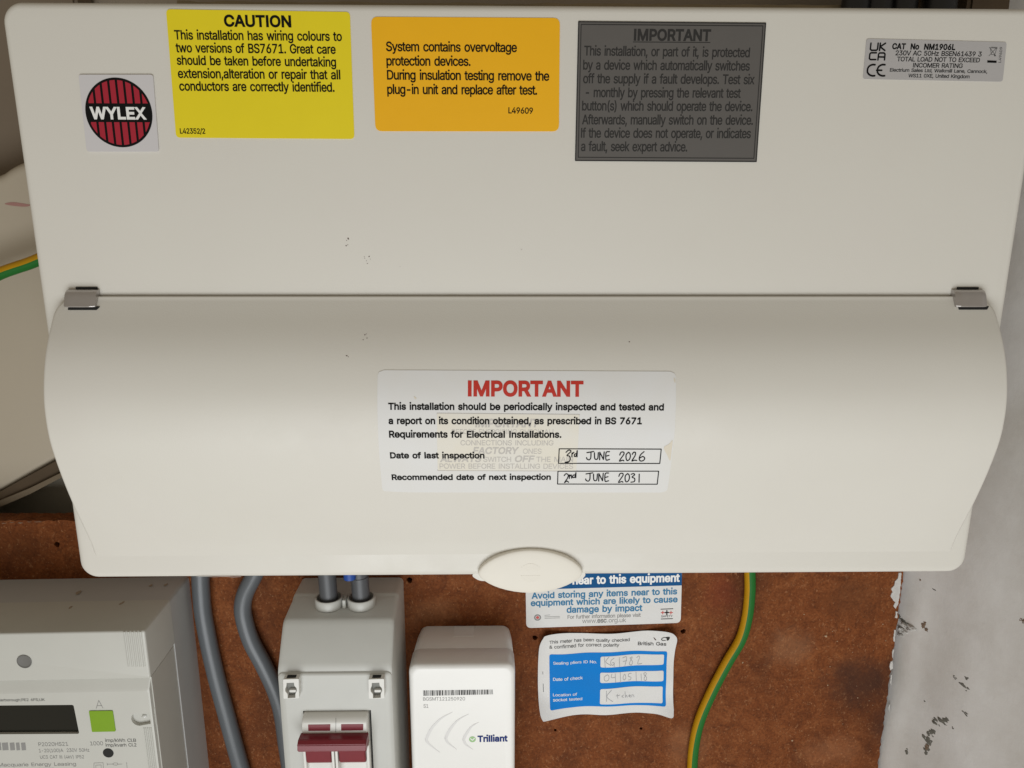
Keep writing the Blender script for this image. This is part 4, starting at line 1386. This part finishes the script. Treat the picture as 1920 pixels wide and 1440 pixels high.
# ================================================================== communications hub
YH = .062
hx0, hx1 = -.0688, -.0044
hub = thing('smart_meter_hub', (-.037, YB, -.36), 'glossy white plastic hub box with barcode, right of the red toggle switch', 'hub')
hz1, hz0 = -.2752, -.42
def hub_loop(Y, i, r=.0055): return rr_loop(hx0 + i, hx1 - i, hz0, hz1 - i, Y, r, 8)
rear = loft([hub_loop(YB, .0024), hub_loop(.0995, .0014), hub_loop(.0822, .0007), hub_loop(.0814, .0011)])
link('rear_case', mesh_from(rear, 'rear_case', 40), M['plastic_hub'], hub)
Lh = [hub_loop(.0816, .0008), hub_loop(.0808, .0003), hub_loop(.0670, 0)]
for k in range(1, 7):
    a = math.pi / 2 * k / 6
    Lh.append(hub_loop(.0655 - .0035 * math.sin(a), .0030 * (1 - math.cos(a)), .0055))
fcase = tag(link('front_case', mesh_from(loft(Lh), 'front_case', 40), M['plastic_hub'], hub), 'bright white front of the hub with barcode and wave marks')
zh = zoomed(440, 1040, 3.6)
a = P2(*zh(1478, 545), .1); b = P2(*zh(1616, 545), .1)
link('notch', box_mesh(a[0], b[0], .0955, .1075, hz1 - .006, hz1 - .0011, 'notch', .0003), M['white'], hub)
s = Sheet(lambda x, y: P2(x, y, YH), plane_map(YH), zh)
bars = []
rq = random.Random(21)
x = 1272
while x < 1742:
    wbar = rq.choice([3.2, 3.2, 6.0, 8.5])
    x1_ = min(x + wbar, 1745)
    f0 = (x - 1272) / 473
    bars.append(s.quad([(x, 916 - 6 * f0), (x1_, 916 - 6 * f0), (x1_ + 2, 953 - 11 * f0), (x + 2, 953 - 11 * f0)]))
    x = x1_ + rq.choice([2.6, 3.6, 5.2])
t = s.line('BGSMT121250920', 1272, 985, 1555, 983, 22)
s.put('lettering', s.line('S1', 1275, 1033, 1307, 1033, 24), .00008, M['faintink'], fcase)
s.put('barcode', bars, .00008, M['greyink'], fcase)
s.put('lettering', t, .00008, M['faintink'], fcase)
s.put('brand_lettering', s.line('Trilliant', 1640, 1262, 1843, 1258, 38, .075), .00008, M['navy'], fcase)
q = s.p(1605, 1246)
lgc = [circle(q.x, q.y, .0021, 20)]
s.put('brand_dot', lgc, .00008, M['logo_green'], fcase)
s.put('brand_dot_mark', ribbon([(q.x - .0012, q.y + .0006), (q.x, q.y - .0006), (q.x + .0012, q.y + .0008)], .0006), .00014, M['white'], fcase)
wv = []
for pts in ([(1470, 1062), (1395, 1105), (1335, 1165), (1300, 1230), (1296, 1255), (1320, 1285), (1385, 1335)], [(1580, 1075), (1510, 1115), (1460, 1170), (1430, 1225), (1428, 1250), (1445, 1275), (1500, 1315)], [(1648, 1130), (1600, 1160), (1570, 1200), (1550, 1235), (1548, 1255), (1565, 1285), (1610, 1315)]):
    wv += ribbon(s.poly([tuple(p) for p in open_spline(pts, 6)]), .0019, False, 0, lambda t_: max(.08, math.sin(math.pi * min(max(t_, 0), 1)) ** .8))
def wave_map(u, v, h): return Vector((u, YH - h, v))
printed('wave_mark', wv, wave_map, .00018, mat('embossed_grey', (.70, .69, .675), .3), fcase, .00018)

# ================================================================== electricity meter
YM = .045
SH = .012                                       # it hangs a touch out of level
mXR = -.2149
mt = thing('electricity_meter', (-.30, YB, -.40), 'pale grey electricity meter with dark display and green button, cut off at lower left', 'meter')
mztop = -.2400 - SH * mXR
# seam height between terminal shroud and main body
zs = P2(150, 1275, YM)[1] - SH * P2(150, 1275, YM)[0]
mxl = -.40
base = loft([rr_loop(mxl, mXR, -.48, mztop - .0004, YB, .002, 4, SH), rr_loop(mxl, mXR, -.48, mztop - .0004, .0800, .002, 4, SH)])
link('base', mesh_from(base, 'base', 40), M['plastic_meter_base'], mt)
shroud = soft_box(mxl, mXR + .0002, zs, mztop, YM, .0798, .0014, .0012, 4, SH)
sh_o = link('top_shroud', mesh_from(shroud, 'top_shroud', 40), M['plastic_meter'], mt)
# main body: front slopes in under the shroud
b0 = zs - .0003
Lm = [rr_loop(mxl, mXR - .0006, -.48, b0, .0798, .0012, 4, SH), rr_loop(mxl, mXR - .0006, -.48, b0, YM + .0030, .0012, 4, SH), rr_loop(mxl, mXR - .0010, -.48, b0 - .0012, YM + .0026, .0012, 4, SH), rr_loop(mxl, mXR - .0014, -.48, b0 - .0062, YM + .0004, .0012, 4, SH), rr_loop(mxl, mXR - .0022, -.48, b0 - .0078, YM, .0012, 4, SH)]
# front with the seal notch left open
bm = loft(Lm, True, False)
link('body', mesh_from(bm, 'body', 24), M['plastic_meter'], mt)
zm = zoomed(0, 1260, 6.4)
s = Sheet(lambda x, y: P2(x, y, YM), plane_map(YM), zm)
fl_ = [(p.x, p.z) for p in Lm[-1]]
if area2(fl_) < 0: fl_ = fl_[::-1]
nc = s.p(1668, 565)
notch = [(fl_[0][0], 0)]
nr = s.p(1668, 565) - s.p(1575, 565)
rN = nr.length
ntc = []
for k in range(17):
    a = math.radians(90 + 180 * k / 16)
    ntc.append((nc.x + rN * math.cos(a), nc.y + rN * math.sin(a)))
xr_ = mXR - .0022 - .0006
ntc += [(xr_, nc.y - rN * .72), (xr_, nc.y + rN)]
if area2(ntc) > 0: ntc = ntc[::-1]
# display opening
dsp = s.quad([(-900, 410), (882, 394), (952, 742), (-860, 752)], .0012)
fp = printed('front_panel', [fl_, ntc, dsp[::-1]], plane_map(YM), 0.0, M['plastic_meter'], mt, .0030)
xs = [p[0] for p in dsp]; zs_ = [p[1] for p in dsp]
link('display', box_mesh(min(xs) - .001, max(xs) + .001, YM + .0018, YM + .0025, min(zs_) - .001, max(zs_) + .001, 'display'), M['display'], mt)
nb = box_mesh(nc.x - rN - .001, mXR - .0008, YM + .0024, YM + .0031, nc.y - rN - .001, nc.y + rN + .001, 'seal_pocket')
link('seal_pocket', nb, M['plastic_meter'], mt)
sl = flake(nc.x + .0022, nc.y + .0004, .0016, .0011, YM + .0022, .0010, rd, 9)
link('seal', mesh_from(sl, 'seal', 20), M['seal'], mt)
# green button with a raised edge
gb = s.quad([(1072, 462), (1356, 459), (1392, 706), (1110, 712)], .0006)
printed('button', [gb], plane_map(YM), .0006, M['green'], mt, .0006)
q = s.p(1300, 970)
printed('pulse_lamp', [circle(q.x, q.y, .0031, 28)], plane_map(YM), .0002, M['black'], mt, .0002)
# shroud screw hole: collar and dark bottom
q = at(46, 1240, YM)
hb = bmesh.new()
n = 26
R_ = []
for r_, y in ((.0042, YM - .0004), (.0038, YM - .0005), (.0035, YM - .0001), (.0033, YM - .00005)):
    R_.append([hb.verts.new((q.x + r_ * math.cos(2 * math.pi * k / n), y, q.z + r_ * math.sin(2 * math.pi * k / n))) for k in range(n)])
for a, b in zip(R_, R_[1:]):
    for k in range(n): hb.faces.new((a[k], a[(k + 1) % n], b[(k + 1) % n], b[k]))
hb.faces.new(R_[-1])
link('screw_hole', mesh_from(hb, 'screw_hole', 40), mat('hole_grey', (.16, .155, .145), .6), sh_o)
# grip ribs on shroud and body corners
def ribs(x0_, x1_, z0_, z1_, Y, n):
    out = []
    for k in range(n):
        x_ = x0_ + (x1_ - x0_) * (k + .5) / n
        wv_ = (x1_ - x0_) / n * .30
        out.append(soft_box(x_ - wv_, x_ + wv_, z0_ - SH * x_ + SH * x_, z1_, Y - .0005, Y + .0006, .0002, .0004, 3))
    return join_bm(out)
a = P2(240, 1250, YM); b = P2(269, 1182, YM)
link('grip', mesh_from(ribs(a[0] - .0006, mXR - .0012, a[1], b[1] - .0006, YM, 5), 'grip', 40), M['plastic_meter'], sh_o)
a = P2(268, 1364, YM)
link('grip', mesh_from(ribs(a[0], mXR - .0024, -.46, a[1], YM, 5), 'grip', 40), M['plastic_meter'], mt)
t = s.line('Peterborough,PE2 6FS,UK', -60, 352, 540, 346, 30)
t += s.line('imp/kWh Cl.B', 1265, 838, 1635, 838, 38) + s.line('imp/kvarh Cl.2', 1270, 895, 1640, 893, 38)
s.put('lettering', t, .00008, M['greyink'], fp)
t = s.line('A', 1152, 437, 1240, 433, 96) if False else s.pen([[(1155, 437), (1185, 340), (1236, 432)], [(1165, 405), (1222, 403)]], .00028)
t += s.line('P2020HS21', 465, 890, 820, 884, 44) + s.line('1-20(100)A  230V 50Hz', 470, 964, 1075, 955, 40) + s.line('UC3 CAT III (4kV) IP52', 485, 1040, 1010, 1036, 38)
t += s.line('1000', 1085, 880, 1240, 878, 46)
t += s.line('Owned by Macquarie Energy Leasing', -420, 1140, 915, 1122, 40)
t += s.pen([[(1128, 1200), (1128, 1092), (1238, 1088), (1242, 1200)], [(1152, 1200), (1150, 1118), (1214, 1115), (1216, 1200)], [(1285, 1092), (1290, 1118)], [(1288, 1106), (1350, 1104)], [(1350, 1104), (1375, 1090), (1405, 1092), (1420, 1106), (1400, 1118), (1372, 1116), (1350, 1104)], [(1420, 1106), (1465, 1104)], [(1520, 1085), (1528, 1180)]], .00022)
s.put('faint_lettering', t, .00008, M['faintink'], fp)
s.put('print_band', [s.quad([(-60, 1168), (645, 1150), (650, 1200), (-60, 1200)])], .00006, M['purple'], fp)
bars = []
for x0_, x1_ in ((-220, -160), (-140, -90), (-70, 14), (22, 100), (116, 178), (190, 238), (252, 310)):
    f = 6
    bars.append(s.quad([(x0_, 850), (x1_ - f, 846), (x1_ + 4, 936), (x0_ + 10, 940)]))
s.put('barcode', bars, .00008, mat('barcode_grey', (.26, .255, .245), .5), fp)
# grime on the meter's top
fl = []
for x, y, r in [(147, 1110, 5), (132, 1138, 4), (230, 1130, 4), (226, 1132, 3), (283, 1098, 4), (311, 1097, 4)]:
    v = ray(x, y)
    tt = (mztop + SH * -.24 - CAM.z) / v.z
    q = CAM + v * tt
    zt_ = mztop + SH * q.x + .0001
    k = r * .42 / 1450
    bmx = bmesh.new()
    ring = [bmx.verts.new((q.x + k * rd.uniform(.6, 1.2) * math.cos(a), q.y + k * 1.8 * rd.uniform(.6, 1.2) * math.sin(a), zt_)) for a in [math.pi * 2 * j / 9 for j in range(9)]]
    c_ = bmx.verts.new((q.x, q.y, zt_ + .0002))
    for j in range(9): bmx.faces.new((ring[j], ring[(j + 1) % 9], c_))
    fl.append(bmx)
M['grime'] = mat('brown_grime', (.36, .29, .22), .8)
for b_ in fl: link('grime_spot', mesh_from(b_, 'grime_spot', 30), M['grime'], mt)

# tidy helper properties
for o in SC.objects:
    if 'base' in o.keys(): del o['base']
for b in list(bpy.data.meshes):
    if b.users == 0: bpy.data.meshes.remove(b)
